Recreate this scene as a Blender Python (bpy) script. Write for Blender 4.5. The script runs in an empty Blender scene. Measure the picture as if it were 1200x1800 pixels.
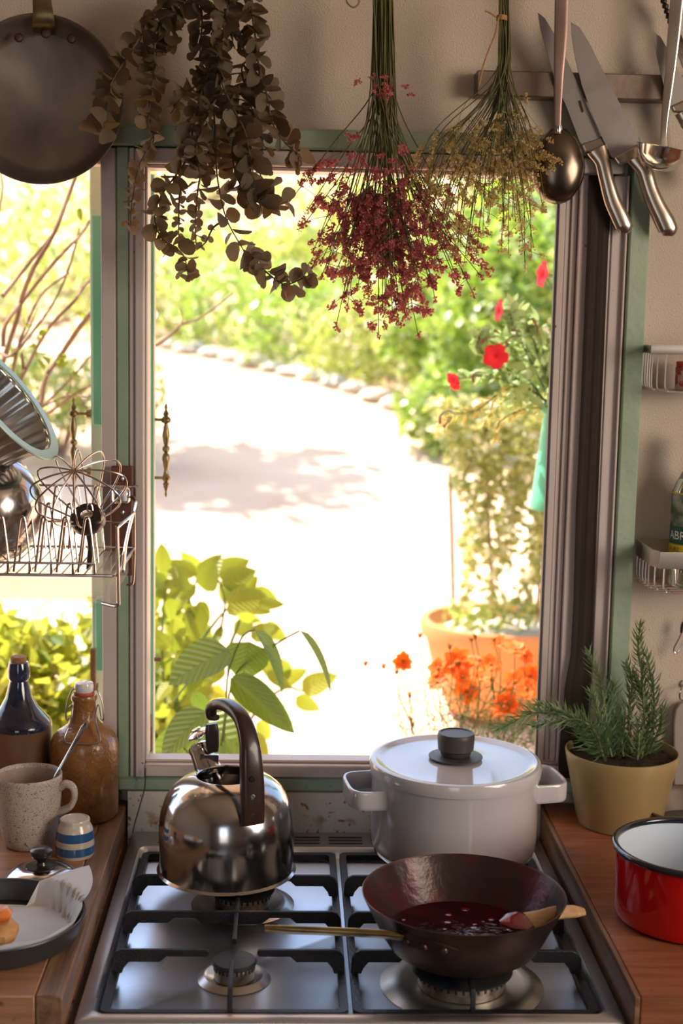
import bpy, math, random
import numpy as np
from mathutils import Vector, Matrix
random.seed(7); rng = np.random.default_rng(7)
SC = bpy.context.scene
COL = SC.collection

# ------------------------------------------------------------------ camera
F = 2500.0; CX, CY = 600.0, 900.0
PITCH, YAW, ROLL = math.radians(7.93), math.radians(2.2), math.radians(1.12)
CAM = Vector((0, -1.95, 1.64))
MR = Matrix.Rotation(-YAW, 3, 'Z') @ Matrix.Rotation(math.pi/2 - PITCH, 3, 'X') @ Matrix.Rotation(ROLL, 3, 'Z')
cam = bpy.data.cameras.new('camera'); camo = bpy.data.objects.new('camera', cam); COL.objects.link(camo)
cam.sensor_fit = 'VERTICAL'; cam.sensor_height = 36; cam.lens = 50
camo.matrix_world = Matrix.Translation(CAM) @ MR.to_4x4()
cam.clip_start = 0.05; cam.clip_end = 200
cam.dof.use_dof = True; cam.dof.focus_distance = 1.80; cam.dof.aperture_fstop = 4.5
SC.camera = camo
# ------------------------------------------------------------------ world, sun, lights, exposure
w = bpy.data.worlds.new('sky'); SC.world = w; w.use_nodes = True
nt = w.node_tree; nt.nodes.clear()
wo = nt.nodes.new('ShaderNodeOutputWorld'); bg = nt.nodes.new('ShaderNodeBackground')
sky = nt.nodes.new('ShaderNodeTexSky'); sky.sky_type = 'NISHITA'; sky.sun_disc = False
SUN_DIR = Vector((-0.36, 0.34, 0.87)).normalized()
sky.sun_elevation = math.asin(SUN_DIR.z); sky.sun_rotation = math.atan2(SUN_DIR.x, SUN_DIR.y)
sky.air_density = 1.0; sky.dust_density = 2.0; sky.ozone_density = 1.0
nt.links.new(sky.outputs[0], bg.inputs[0]); nt.links.new(bg.outputs[0], wo.inputs[0]); bg.inputs[1].default_value = 0.44
sl = bpy.data.lights.new('sun', 'SUN'); sl.energy = 14; sl.angle = math.radians(0.6); sl.color = (1, .93, .80)
so = bpy.data.objects.new('sun', sl); COL.objects.link(so)
so.rotation_euler = (-SUN_DIR).to_track_quat('-Z', 'Y').to_euler(); so.location = (3, 8, 12)
def area(name, loc, target, sx, sy, power, col):
    l = bpy.data.lights.new(name, 'AREA'); l.shape = 'RECTANGLE'; l.size = sx; l.size_y = sy; l.energy = power; l.color = col
    o = bpy.data.objects.new(name, l); COL.objects.link(o); o.location = loc
    o.rotation_euler = (Vector(target)-Vector(loc)).to_track_quat('-Z', 'Z').to_euler(); return o
area('right_window_light', (2.05, -1.75, 1.85), (0.3, 0, 1.75), 1.1, 1.0, 40, (1, .83, .66))
area('rear_door_light', (-.25, -3.85, 1.35), (0, 0, 1.2), 0.8, 1.5, 5.5, (1, .95, .92))
vs = SC.view_settings; SC.display_settings.display_device = 'sRGB'
vs.view_transform = 'Standard'; vs.look = 'None'; vs.exposure = 0.0; vs.gamma = 1.0; vs.use_curve_mapping = False
cy = SC.cycles; cy.use_denoising = True; cy.max_bounces = 9; cy.diffuse_bounces = 4; cy.glossy_bounces = 4
cy.transmission_bounces = 6; cy.transparent_max_bounces = 8; cy.sample_clamp_indirect = 8; cy.caustics_reflective = False; cy.caustics_refractive = False

# ------------------------------------------------------------------ helpers
def at(px, py, Y):
    r = MR @ Vector(((px-CX)/F, -(py-CY)/F, -1)); return CAM + r*((Y-CAM.y)/r.y)
def atz(px, py, z):
    r = MR @ Vector(((px-CX)/F, -(py-CY)/F, -1)); return CAM + r*((z-CAM.z)/r.z)
def mpp(p): return -(MR.transposed() @ (Vector(p)-CAM)).z/F
def uni(a, b): return random.uniform(a, b)
def wloc(o):
    v = Vector((0, 0, 0))
    while o: v += Vector(o.location); o = o.parent
    return v
def tag(o, label=None, cat=None, group=None, kind=None):
    if label: o['label'] = label
    if cat: o['category'] = cat
    if group: o['group'] = group
    if kind: o['kind'] = kind
    return o
def thing(name, loc, label, cat, group=None, kind=None):
    o = bpy.data.objects.new(name, None); o.empty_display_size = .02; COL.objects.link(o); o.location = loc
    return tag(o, label, cat, group, kind)
def inst(name, me, parent, loc, d=None, n=None, s=1.0, label=None):
    """an object that shares mesh data; d = local +Y, n ~ local +Z; loc in world space"""
    o = bpy.data.objects.new(name, me); COL.objects.link(o)
    o.parent = parent; o.location = Vector(loc) - (wloc(parent) if parent else Vector((0,0,0)))
    if d is not None: o.rotation_euler = frame(d, n).to_euler()
    o.scale = (s, s, s) if not hasattr(s, '__len__') else s
    if label: o['label'] = label
    return o
def frame(d, n=None):
    d = Vector(d).normalized(); n = Vector(n) if n is not None else Vector((0, 0, 1))
    x = d.cross(n)
    if x.length < 1e-4: x = d.cross(Vector((1, 0, .1)))
    x.normalize(); z = x.cross(d)
    return Matrix((x, d, z)).transposed()
def rvec():
    while True:
        v = Vector((uni(-1, 1), uni(-1, 1), uni(-1, 1)))
        if .1 < v.length < 1: return v.normalized()
def smooth_path(pts, n=5):
    pts = [Vector(p) for p in pts]
    if len(pts) < 3: return pts
    out = []; P = [pts[0]*2-pts[1]] + pts + [pts[-1]*2-pts[-2]]
    for i in range(1, len(P)-2):
        a, b, c, d = P[i-1:i+3]
        for k in range(n):
            t = k/n
            out.append(.5*((2*b)+(c-a)*t+(2*a-5*b+4*c-d)*t*t+(3*b-a-3*c+d)*t**3))
    out.append(pts[-1]); return out
class B:
    def __init__(s): s.v = []; s.f = []
    def add(s, vs, fs):
        k = len(s.v); s.v += [tuple(v) for v in vs]; s.f += [tuple(i+k for i in f) for f in fs]; return s
    def box(s, a, b, bev=0.0):
        (x0, y0, z0), (x1, y1, z1) = a, b
        x0, x1 = min(x0, x1), max(x0, x1); y0, y1 = min(y0, y1), max(y0, y1); z0, z1 = min(z0, z1), max(z0, z1)
        c = bev
        if c <= 0:
            return s.add([(x0,y0,z0),(x1,y0,z0),(x1,y1,z0),(x0,y1,z0),(x0,y0,z1),(x1,y0,z1),(x1,y1,z1),(x0,y1,z1)],
                         [(0,3,2,1),(4,5,6,7),(0,1,5,4),(1,2,6,5),(2,3,7,6),(3,0,4,7)])
        V = []; 
        for z, cc in ((z0, c), (z0+c, 0), (z1-c, 0), (z1, c)):
            V += [(x0+c+0*cc, y0+cc, z), (x1-c, y0+cc, z), (x1-cc, y0+c, z), (x1-cc, y1-c, z), (x1-c, y1-cc, z), (x0+c, y1-cc, z), (x0+cc, y1-c, z), (x0+cc, y0+c, z)]
        Fs = [tuple(range(7, -1, -1)), tuple(range(24, 32))]
        for r in range(3):
            for i in range(8): j = (i+1) % 8; Fs.append((r*8+i, r*8+j, r*8+8+j, r*8+8+i))
        return s.add(V, Fs)
    def obox(s, c, size, M):
        k = len(s.v); s.box([-q/2 for q in size], [q/2 for q in size], min(size)*.12)
        for i in range(k, len(s.v)): s.v[i] = tuple(Vector(c) + M @ Vector(s.v[i]))
        return s
    def lathe(s, c, prof, seg=48, M=None, flute=None):
        c = Vector(c); k = len(s.v); V = []; Fs = []; rings = []
        for (r, z) in prof:
            if abs(r) < 1e-6:
                rings.append([len(V)]); V.append(Vector((0, 0, z)))
            else:
                rr = list(range(len(V), len(V)+seg)); rings.append(rr)
                for i in range(seg):
                    a = 2*math.pi*i/seg; q = r*(1+(flute*math.cos(a*seg/4*1) if flute else 0))
                    V.append(Vector((q*math.cos(a), q*math.sin(a), z)))
        for a, b in zip(rings, rings[1:]):
            if len(a) == 1 and len(b) == 1: continue
            for i in range(seg):
                j = (i+1) % seg
                if len(a) == 1: Fs.append((a[0], b[i], b[j]))
                elif len(b) == 1: Fs.append((a[i], b[0], a[j])) if False else Fs.append((a[j], a[i], b[0]))
                else: Fs.append((a[i], b[i], b[j], a[j]))
        if M is not None: V = [M @ v for v in V]
        return s.add([v + c for v in V], Fs)
    def tube(s, pts, r, n=8, closed=False, flat=None, cap=True):
        pts = [Vector(p) for p in pts]; N = len(pts)
        R = r if hasattr(r, '__len__') else [r]*N
        if len(R) != N: R = list(np.interp(np.linspace(0, 1, N), np.linspace(0, 1, len(R)), R))
        V = []; up = None
        for i in range(N):
            a = pts[i-1] if (i > 0 or closed) else pts[i]; b = pts[(i+1) % N] if (i < N-1 or closed) else pts[i]
            t = (b-a)
            t = t.normalized() if t.length > 1e-9 else Vector((0, 0, 1))
            if up is None:
                up = t.cross(Vector((0.13, 1, 0.21)))
                if up.length < .1: up = t.cross(Vector((1, 0, 0)))
            up = (up - t*up.dot(t)).normalized(); sd = t.cross(up)
            for k in range(n):
                q = 2*math.pi*k/n; V.append(pts[i] + (up*math.cos(q)+sd*math.sin(q))*R[i])
        Fs = []
        for i in range(N if closed else N-1):
            j = (i+1) % N
            for k in range(n): l = (k+1) % n; Fs.append((i*n+k, i*n+l, j*n+l, j*n+k))
        if not closed and cap: Fs.append(tuple(range(n-1, -1, -1))); Fs.append(tuple((N-1)*n+k for k in range(n)))
        return s.add(V, Fs)
    def strap(s, pts, side, wd, th, n=12, e=.55):
        """sweep of a rounded-rectangle section; side = fixed width direction"""
        pts = [Vector(p) for p in pts]; N = len(pts); side = Vector(side).normalized(); V = []
        W = wd if hasattr(wd, '__len__') else [wd]*2; T = th if hasattr(th, '__len__') else [th]*2
        W = np.interp(np.linspace(0, 1, N), np.linspace(0, 1, len(W)), W); T = np.interp(np.linspace(0, 1, N), np.linspace(0, 1, len(T)), T)
        for i in range(N):
            t = (pts[min(i+1, N-1)]-pts[max(i-1, 0)]).normalized(); sd = (side-t*side.dot(t)).normalized(); up = sd.cross(t)
            for k in range(n):
                q = 2*math.pi*(k+.5)/n; c, d = math.cos(q), math.sin(q)
                V.append(pts[i]+sd*(math.copysign(abs(c)**e, c)*W[i]/2)+up*(math.copysign(abs(d)**e, d)*T[i]/2))
        Fs = [(i*n+k, i*n+(k+1) % n, (i+1)*n+(k+1) % n, (i+1)*n+k) for i in range(N-1) for k in range(n)]
        Fs += [tuple(range(n-1, -1, -1)), tuple((N-1)*n+k for k in range(n))]
        return s.add(V, Fs)
    def prism(s, poly, a, b):
        """poly: list of 3D points (front outline); a,b: offset vectors of the two faces"""
        n = len(poly); a = Vector(a); b = Vector(b); P = [Vector(p) for p in poly]
        return s.add([p+a for p in P]+[p+b for p in P], [tuple(range(n)), tuple(range(2*n-1, n-1, -1))]+[(i, n+i, n+(i+1) % n, (i+1) % n) for i in range(n)])
    def obj(s, name, m, parent=None, origin=None, label=None, cat=None, group=None, kind=None, smooth=True, ang=38):
        me = s.mesh(name, m, (wloc(parent) if parent else Vector((0,0,0))) + (Vector(origin) if origin is not None else Vector((0,0,0))) if (parent or origin is not None) else None, smooth, ang)
        o = bpy.data.objects.new(name, me); COL.objects.link(o)
        if parent: o.parent = parent
        elif origin is not None: o.location = origin
        return tag(o, label, cat, group, kind)
    def mesh(s, name, m, sub=None, smooth=True, ang=38):
        me = bpy.data.meshes.new(name)
        V = np.array(s.v, dtype=float)
        if sub is not None: V = V - np.array(sub)
        me.from_pydata(V.tolist(), [], s.f); me.validate()
        if smooth: me.shade_smooth(); me.set_sharp_from_angle(angle=math.radians(ang))
        for q in (m if isinstance(m, (list, tuple)) else [m]): me.materials.append(q)
        return me
def fixn(o):
    import bmesh
    bm = bmesh.new(); bm.from_mesh(o.data); bmesh.ops.recalc_face_normals(bm, faces=bm.faces); bm.to_mesh(o.data); bm.free(); return o
# ------------------------------------------------------------------ materials
def P(name, col, rough=.5, metal=0.0, var=None, vs=8.0, vd=4.0, vr=(.35, .65), stretch=None, bump=0.0, bs=60.0, coat=0.0, speck=None, spec=.5, trans=0.0, ior=1.45, sheen=0, emit=None, rvar=0.0, aniso=0.0):
    m = bpy.data.materials.new(name); m.use_nodes = True; n = m.node_tree.nodes; L = m.node_tree.links
    b = n['Principled BSDF']; b.inputs['Base Color'].default_value = (*col, 1); b.inputs['Roughness'].default_value = rough
    b.inputs['Metallic'].default_value = metal; b.inputs['Coat Weight'].default_value = coat; b.inputs['Coat Roughness'].default_value = .08
    b.inputs['Specular IOR Level'].default_value = spec; b.inputs['Transmission Weight'].default_value = trans; b.inputs['IOR'].default_value = ior
    b.inputs['Anisotropic'].default_value = aniso
    if emit: b.inputs['Emission Color'].default_value = (*emit[:3], 1); b.inputs['Emission Strength'].default_value = emit[3]
    tc = n.new('ShaderNodeTexCoord'); src = tc.outputs['Object']
    if stretch:
        mp = n.new('ShaderNodeMapping'); mp.inputs['Scale'].default_value = stretch; L.new(src, mp.inputs[0]); src2 = mp.outputs[0]
    else: src2 = src
    cur = None
    def noise(scale, det, s=src2, dist=0):
        t = n.new('ShaderNodeTexNoise'); t.inputs['Scale'].default_value = scale; t.inputs['Detail'].default_value = det; t.inputs['Distortion'].default_value = dist; L.new(s, t.inputs['Vector']); return t
    def ramp(s, lo, hi):
        r = n.new('ShaderNodeMapRange'); r.inputs['From Min'].default_value = lo; r.inputs['From Max'].default_value = hi; L.new(s, r.inputs['Value']); return r.outputs[0]
    def mix(f, a, bb):
        x = n.new('ShaderNodeMix'); x.data_type = 'RGBA'; L.new(f, x.inputs[0])
        if isinstance(a, tuple): x.inputs[6].default_value = (*a, 1)
        else: L.new(a, x.inputs[6])
        x.inputs[7].default_value = (*bb, 1); return x.outputs[2]
    if var:
        t = noise(vs, vd, dist=.4); f = ramp(t.outputs['Fac'], *vr); cur = mix(f, col, var)
        if rvar:
            rr = n.new('ShaderNodeMapRange'); rr.inputs['To Min'].default_value = rough; rr.inputs['To Max'].default_value = min(1, rough+rvar); L.new(f, rr.inputs['Value']); L.new(rr.outputs[0], b.inputs['Roughness'])
    for sp in (speck or []):      # (colour, scale, lo, hi)
        t = noise(sp[1], 3, s=src); f = ramp(t.outputs['Fac'], sp[2], sp[3]); cur = mix(f, cur if cur is not None else col, sp[0])
    if cur is not None: L.new(cur, b.inputs['Base Color'])
    if bump:
        t = noise(bs, 4); bp = n.new('ShaderNodeBump'); bp.inputs['Strength'].default_value = bump; bp.inputs['Distance'].default_value = .004
        L.new(t.outputs['Fac'], bp.inputs['Height']); L.new(bp.outputs[0], b.inputs['Normal'])
    return m
def leafmat(name, c1, c2, tr=(.6, .8, .1), tf=.5, rough=.5, scale=30, per=True, veins=False, pale=0.0):
    m = bpy.data.materials.new(name); m.use_nodes = True; n = m.node_tree.nodes; L = m.node_tree.links; b = n['Principled BSDF']
    g = n.new('ShaderNodeNewGeometry'); x = n.new('ShaderNodeMix'); x.data_type = 'RGBA'; x.inputs[6].default_value = (*c1, 1); x.inputs[7].default_value = (*c2, 1)
    L.new(g.outputs['Random Per Island'], x.inputs[0])
    if not per:
        oi = n.new('ShaderNodeObjectInfo'); L.new(oi.outputs['Random'], x.inputs[0])
    if pale:       # near-white colour on a share of leaves, standing in for sun glints
        rp = n.new('ShaderNodeMath'); rp.operation = 'MULTIPLY'; rp.inputs[1].default_value = 37.7; L.new(g.outputs['Random Per Island'], rp.inputs[0])
        fr_ = n.new('ShaderNodeMath'); fr_.operation = 'FRACT'; L.new(rp.outputs[0], fr_.inputs[0]); lt = n.new('ShaderNodeMath'); lt.operation = 'LESS_THAN'; lt.inputs[1].default_value = pale; L.new(fr_.outputs[0], lt.inputs[0])
        xp = n.new('ShaderNodeMix'); xp.data_type = 'RGBA'; L.new(lt.outputs[0], xp.inputs[0]); L.new(x.outputs[2], xp.inputs[6]); xp.inputs[7].default_value = (.82, .84, .66, 1); x = xp
    L.new(x.outputs[2], b.inputs['Base Color']); b.inputs['Roughness'].default_value = rough
    t = n.new('ShaderNodeBsdfTranslucent'); t.inputs[0].default_value = (*tr, 1)
    if veins:      # side veins slanting away from the midrib, in the leaf's own coordinates
        tc = n.new('ShaderNodeTexCoord'); sp = n.new('ShaderNodeSeparateXYZ'); L.new(tc.outputs['Object'], sp.inputs[0])
        def mth(op, a, b_=None):
            q = n.new('ShaderNodeMath'); q.operation = op
            for i_, v_ in enumerate((a, b_)):
                if v_ is None: continue
                if isinstance(v_, (int, float)): q.inputs[i_].default_value = v_
                else: L.new(v_, q.inputs[i_])
            return q.outputs[0]
        ab = mth('ABSOLUTE', sp.outputs[0]); u = mth('SUBTRACT', sp.outputs[1], mth('MULTIPLY', ab, 1.1)); sn = mth('SINE', mth('MULTIPLY', u, 52.0))
        vv = mth('POWER', mth('MULTIPLY', mth('ADD', sn, 1.0), .5), 7.0); mid = mth('LESS_THAN', ab, .012); vt = mth('MAXIMUM', vv, mid)
        x2 = n.new('ShaderNodeMix'); x2.data_type = 'RGBA'; L.new(mth('MULTIPLY', vt, .45), x2.inputs[0]); L.new(x.outputs[2], x2.inputs[6]); x2.inputs[7].default_value = (c2[0]*2.2, c2[1]*1.9, c2[2]*1.8, 1); L.new(x2.outputs[2], b.inputs['Base Color'])
        x3 = n.new('ShaderNodeMix'); x3.data_type = 'RGBA'; L.new(vt, x3.inputs[0]); x3.inputs[6].default_value = (*tr, 1); x3.inputs[7].default_value = (tr[0]*.55, tr[1]*.6, tr[2]*.5, 1); L.new(x3.outputs[2], t.inputs[0])
        bp = n.new('ShaderNodeBump'); bp.inputs['Strength'].default_value = .5; bp.inputs['Distance'].default_value = .01; L.new(sn, bp.inputs['Height']); L.new(bp.outputs[0], b.inputs['Normal'])
    ms = n.new('ShaderNodeMixShader'); ms.inputs[0].default_value = tf; L.new(b.outputs[0], ms.inputs[1]); L.new(t.outputs[0], ms.inputs[2])
    L.new(ms.outputs[0], n['Material Output'].inputs[0]); return m
M = {}
M['plaster'] = P('wall_plaster', (.62, .52, .43), .85, bump=.45, bs=420, var=(.55, .45, .37), vs=5, speck=[((.20, .14, .10), 330, .68, .74), ((.30, .23, .18), 3.3, .60, .80)])
M['plaster_low'] = P('splash_paint', (.74, .69, .61), .6, bump=.3, bs=60, var=(.64, .58, .49), vs=6, speck=[((.30, .16, .07), 110, .63, .68), ((.42, .29, .17), 26, .63, .72)])
M['green'] = P('green_paint', (.27, .36, .25), .45, bump=.25, bs=90, var=(.36, .43, .33), vs=7, speck=[((.10, .09, .06), 130, .71, .76), ((.45, .44, .36), 18, .70, .80)])
M['green2'] = P('green_shutter_paint', (.16, .50, .34), .5, bump=.2, bs=60, var=(.22, .52, .36), vs=5)
M['pale'] = P('pale_shutter_paint', (.62, .68, .55), .5, var=(.5, .6, .45), vs=6)
M['frame'] = P('window_frame_paint', (.60, .52, .50), .38, bump=.06, bs=120, var=(.55, .46, .43), vs=4, speck=[((.14, .09, .06), 100, .73, .77)])
M['wood'] = P('oiled_wood', (.46, .235, .125), .42, var=(.30, .135, .065), vs=3.2, vd=8, vr=(.3, .7), stretch=(2.6, 30, 30), bump=.18, bs=14, coat=.12, speck=[((.05, .02, .012), 38, .68, .78)])
M['wood_red'] = P('red_brown_wood', (.34, .125, .055), .38, var=(.20, .065, .028), vs=3.2, vd=8, vr=(.3, .7), stretch=(2.6, 30, 30), bump=.18, bs=14, coat=.15, speck=[((.05, .02, .012), 38, .68, .78)])
M['woodside'] = P('wood_edge', (.30, .17, .09), .5, var=(.14, .07, .035), vs=3, vd=6, stretch=(24, 2.2, 24), bump=.15, bs=14)
M['steel'] = P('brushed_steel', (.70, .73, .78), .27, 1.0, var=(.56, .57, .60), vs=5, rvar=.10, bump=.012, bs=30)
M['steel_dirty'] = P('stained_steel', (.52, .51, .50), .28, 1.0, var=(.25, .20, .13), vs=5, vr=(.48, .75), rvar=.3)
M['chrome'] = P('polished_steel', (.58, .56, .55), .10, 1.0, var=(.44, .41, .40), vs=9, rvar=.10, bump=.015, bs=40)
M['chrome_bright'] = P('bright_chrome', (.78, .76, .74), .12, 1.0)
M['wire'] = P('rack_wire', (.55, .47, .42), .22, 1.0, var=(.30, .17, .11), vs=30, vr=(.5, .8))
M['dark_inside'] = P('dark_metal_inside', (.20, .17, .15), .35, .9)
M['castiron'] = P('cast_iron', (.012, .012, .015), .42, .0, bump=.25, bs=300, var=(.022, .022, .025), vs=40, coat=.0, spec=.4)
M['blackplastic'] = P('black_plastic', (.022, .016, .015), .28, coat=.3)
M['handlewood'] = P('brown_black_plastic', (.030, .014, .011), .30, coat=.25, var=(.045, .020, .014), vs=12)
M['enamel'] = P('white_enamel', (.55, .52, .535), .13, coat=.5, speck=[((.12, .09, .09), 90, .785, .80)])
M['enamel_blue'] = P('pale_enamel_inside', (.62, .70, .78), .12, coat=.5)
M['red'] = P('red_enamel', (.55, .004, .006), .10, coat=.6)
M['black_enamel'] = P('black_enamel', (.012, .012, .02), .12, coat=.6)
M['knob'] = P('matt_dark_knob', (.055, .045, .045), .45)
M['carbon'] = P('seasoned_carbon_steel', (.15, .090, .075), .32, .85, var=(.065, .040, .036), vs=10, rvar=.12, bump=.05, bs=50)
M['carbon_pan'] = P('patinated_pan_steel', (.30, .25, .21), .42, .85, var=(.17, .135, .115), vs=9, rvar=.12, bump=.04, bs=60)
M['jamskin'] = P('jam_stained_steel', (.10, .012, .018), .28, .35, var=(.045, .026, .024), vs=16, bump=.25, bs=70, vr=(.4, .6))
M['jam'] = P('dark_berry_jam', (.045, .002, .006), .05, var=(.015, .001, .002), vs=25, bump=.35, bs=60, coat=.0, spec=.4)
M['jamlump'] = P('berry_lump', (.16, .006, .016), .10, bump=.3, bs=60, coat=.7)
M['brass'] = P('worn_brass', (.40, .29, .12), .34, 1.0, var=(.17, .12, .06), vs=25)
M['brass_dark'] = P('handle_bronze', (.32, .25, .13), .36, 1.0, var=(.12, .09, .05), vs=30, vr=(.4, .7))
M['spoonwood'] = P('spoon_wood', (.52, .33, .17), .5, var=(.42, .24, .11), vs=8, stretch=(4, 20, 20))
M['bluegl'] = P('cobalt_glaze', (.010, .010, .026), .09, coat=.8, var=(.02, .04, .09), vs=18, vr=(.45, .7))
M['browncl'] = P('brown_stoneware', (.17, .085, .04), .42, bump=.1, bs=150, var=(.12, .055, .025), vs=6, coat=.15)
M['saltglaze'] = P('salt_glazed_stoneware', (.33, .14, .035), .26, bump=.35, bs=230, var=(.21, .085, .022), vs=60, coat=.5)
M['cork'] = P('cork', (.42, .22, .10), .8, bump=.4, bs=300, var=(.25, .11, .05), vs=120)
M['porcelain'] = P('white_porcelain', (.72, .70, .68), .12, coat=.5)
M['rubber'] = P('red_rubber', (.50, .07, .05), .5)
M['greywire'] = P('dull_steel_wire', (.32, .30, .28), .32, 1.0)
M['mug'] = P('speckled_stoneware', (.52, .45, .39), .42, bump=.12, bs=120, var=(.42, .34, .29), vs=8, speck=[((.12, .055, .03), 760, .585, .63), ((.08, .035, .02), 330, .655, .69)])
M['muginside'] = P('mug_inside_glaze', (.40, .31, .25), .35, speck=[((.10, .045, .025), 330, .66, .70)])
M['cream'] = P('cream_glaze', (.62, .53, .44), .16, coat=.5)
M['stripeblue'] = P('blue_glaze', (.030, .11, .27), .15, coat=.5)
M['bakepan'] = P('dark_bakeware', (.075, .072, .072), .38, .6, bump=.1, bs=80)
M['paper'] = leafmat('baking_parchment', (.80, .80, .80), (.82, .82, .82), (.6, .56, .5), .2, .6)
M['pastry'] = P('baked_pastry', (.70, .42, .17), .5, var=(.50, .22, .06), vs=28, bump=.5, bs=60)
M['apricot'] = P('orange_fruit', (.75, .20, .04), .3, coat=.4)
M['planter'] = P('mustard_glaze', (.38, .285, .12), .28, coat=.35, var=(.34, .23, .10), vs=5, bump=.04, bs=60)
M['soil'] = P('potting_soil', (.030, .018, .011), .95, bump=1.0, bs=120, var=(.06, .035, .02), vs=80)
M['rosemary'] = leafmat('rosemary_needle', (.08, .14, .06), (.25, .33, .16), (.25, .42, .10), .22, .45)
M['rosestem'] = P('rosemary_stem', (.20, .22, .09), .7)
M['curtain'] = leafmat('brown_mesh_fabric', (.022, .011, .006), (.026, .013, .007), (.12, .05, .02), .12, .8)
M['strip'] = P('magnetic_strip_steel', (.17, .125, .10), .45, .7, var=(.27, .20, .16), vs=14, vr=(.4, .7), bump=.1, bs=120)
M['blade'] = P('knife_blade', (.36, .33, .32), .30, 1.0, var=(.28, .25, .24), vs=12, rvar=.12)
M['khandle'] = P('brushed_knife_handle', (.46, .38, .32), .24, 1.0, bump=.02, bs=60)
M['copperish'] = P('brown_spoon_handle', (.30, .20, .17), .38, .9, var=(.22, .14, .12), vs=12)
M['ladle'] = P('ladle_steel', (.60, .58, .54), .16, 1.0)
M['rack'] = P('satin_aluminium', (.62, .58, .54), .30, .9)
def acrylic():
    m = P('clear_acrylic_tray', (.80, .80, .76), .15); n = m.node_tree.nodes; L = m.node_tree.links; b = n['Principled BSDF']
    t = n.new('ShaderNodeBsdfTransparent'); t.inputs[0].default_value = (.97, .97, .95, 1); tl = n.new('ShaderNodeBsdfTranslucent'); tl.inputs[0].default_value = (.85, .85, .8, 1)
    a = n.new('ShaderNodeMixShader'); a.inputs[0].default_value = .5; L.new(b.outputs[0], a.inputs[1]); L.new(tl.outputs[0], a.inputs[2])
    c = n.new('ShaderNodeMixShader'); c.inputs[0].default_value = .87; L.new(a.outputs[0], c.inputs[1]); L.new(t.outputs[0], c.inputs[2]); L.new(c.outputs[0], n['Material Output'].inputs[0]); return m
M['acrylic'] = acrylic()
M['seagreen'] = P('seagreen_rim', (.38, .52, .46), .35, .2)
M['bracket'] = P('brown_bracket_board', (.16, .055, .028), .45, var=(.11, .035, .02), vs=6, stretch=(20, 20, 3))
M['euc'] = leafmat('dried_eucalyptus_leaf', (.075, .056, .034), (.155, .115, .072), (.30, .17, .07), .24, .65, per=False)
M['eucS'] = leafmat('dried_eucalyptus_leaf_mass', (.075, .056, .034), (.155, .115, .072), (.30, .17, .07), .24, .65)
M['eucstem'] = P('eucalyptus_stem', (.10, .06, .04), .7)
M['pink'] = leafmat('dried_pink_statice', (.34, .075, .085), (.56, .19, .18), (.62, .17, .15), .38, .8, per=False)
M['straw'] = leafmat('dried_straw_flower', (.46, .35, .16), (.64, .50, .26), (.70, .52, .20), .40, .8, per=False)
M['drystem'] = leafmat('dried_green_stem', (.07, .075, .022), (.13, .115, .04), (.2, .2, .05), .1, .8)
M['twine'] = P('jute_twine', (.40, .22, .10), .9, bump=.5, bs=400)
M['ground'] = P('sandy_path', (.76, .55, .39), .95, bump=.6, bs=9, var=(.64, .43, .29), vs=1.5)
M['stone'] = P('pale_stone', (.62, .56, .50), .9, bump=.5, bs=8, var=(.45, .40, .35), vs=3)
M['terracotta'] = P('terracotta', (.62, .26, .09), .7, var=(.55, .22, .08), vs=5, bump=.1, bs=30)
M['bark'] = P('bare_branch_bark', (.30, .19, .13), .8, var=(.20, .12, .08), vs=18)
M['hedge'] = leafmat('hedge_leaf', (.03, .13, .02), (.55, .60, .18), (.40, .58, .06), .38, .25, pale=.12)
M['hedge2'] = leafmat('hedge_leaf_pale', (.06, .17, .03), (.66, .62, .22), (.58, .64, .13), .40, .25, pale=.12)
M['bigleaf'] = leafmat('broad_leaf', (.065, .15, .05), (.11, .20, .07), (.26, .36, .03), .35, .38, per=False, veins=True)
M['brightleaf'] = leafmat('sunlit_leaf', (.05, .15, .02), (.30, .34, .05), (.42, .46, .04), .45, .5, per=False, veins=True)
M['brightleafS'] = leafmat('sunlit_leaf_mass', (.05, .15, .02), (.42, .42, .08), (.60, .58, .06), .45, .5, pale=.08)
M['climber'] = leafmat('climber_leaf', (.07, .17, .04), (.50, .42, .18), (.50, .50, .12), .40, .3, pale=.25)
M['orange'] = leafmat('orange_petal', (.74, .12, .004), (.85, .20, .006), (.85, .16, .004), .38, .6, per=False)
M['redpetal'] = leafmat('red_petal', (.75, .012, .03), (.80, .02, .04), (.85, .03, .05), .4, .5)
M['yellowc'] = P('flower_centre', (.35, .13, .01), .9, bump=.8, bs=500)
M['cosstem'] = leafmat('cosmos_stem', (.05, .11, .02), (.16, .20, .05), (.2, .28, .03), .3)
M['petleaf'] = leafmat('petunia_leaf', (.16, .28, .14), (.34, .42, .20), (.45, .6, .2), .4)
M['drygold'] = leafmat('dry_golden_leaf', (.50, .38, .10), (.62, .50, .16), (.7, .55, .15), .4)
M['greenpot'] = P('green_plastic_pot', (.10, .48, .30), .35)
M['glassb'] = P('bottle_glass', (.70, .72, .45), .03, trans=.92, ior=1.45)
M['oil'] = P('olive_oil', (.62, .50, .03), .05, trans=.6, ior=1.4)
M['labely'] = P('yellow_label', (.80, .62, .03), .5)
M['labelg'] = P('dark_green_label', (.015, .09, .06), .5)
M['labelp'] = P('picture_label', (.42, .46, .38), .5, var=(.07, .10, .06), vs=40, vr=(.4, .6))
M['labelw'] = P('label_white_print', (.85, .85, .80), .6)
M['labeld'] = P('label_dark_print', (.20, .17, .02), .6)
M['foil'] = P('crumpled_foil', (.45, .45, .47), .25, 1.0, bump=1.0, bs=200)
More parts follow.
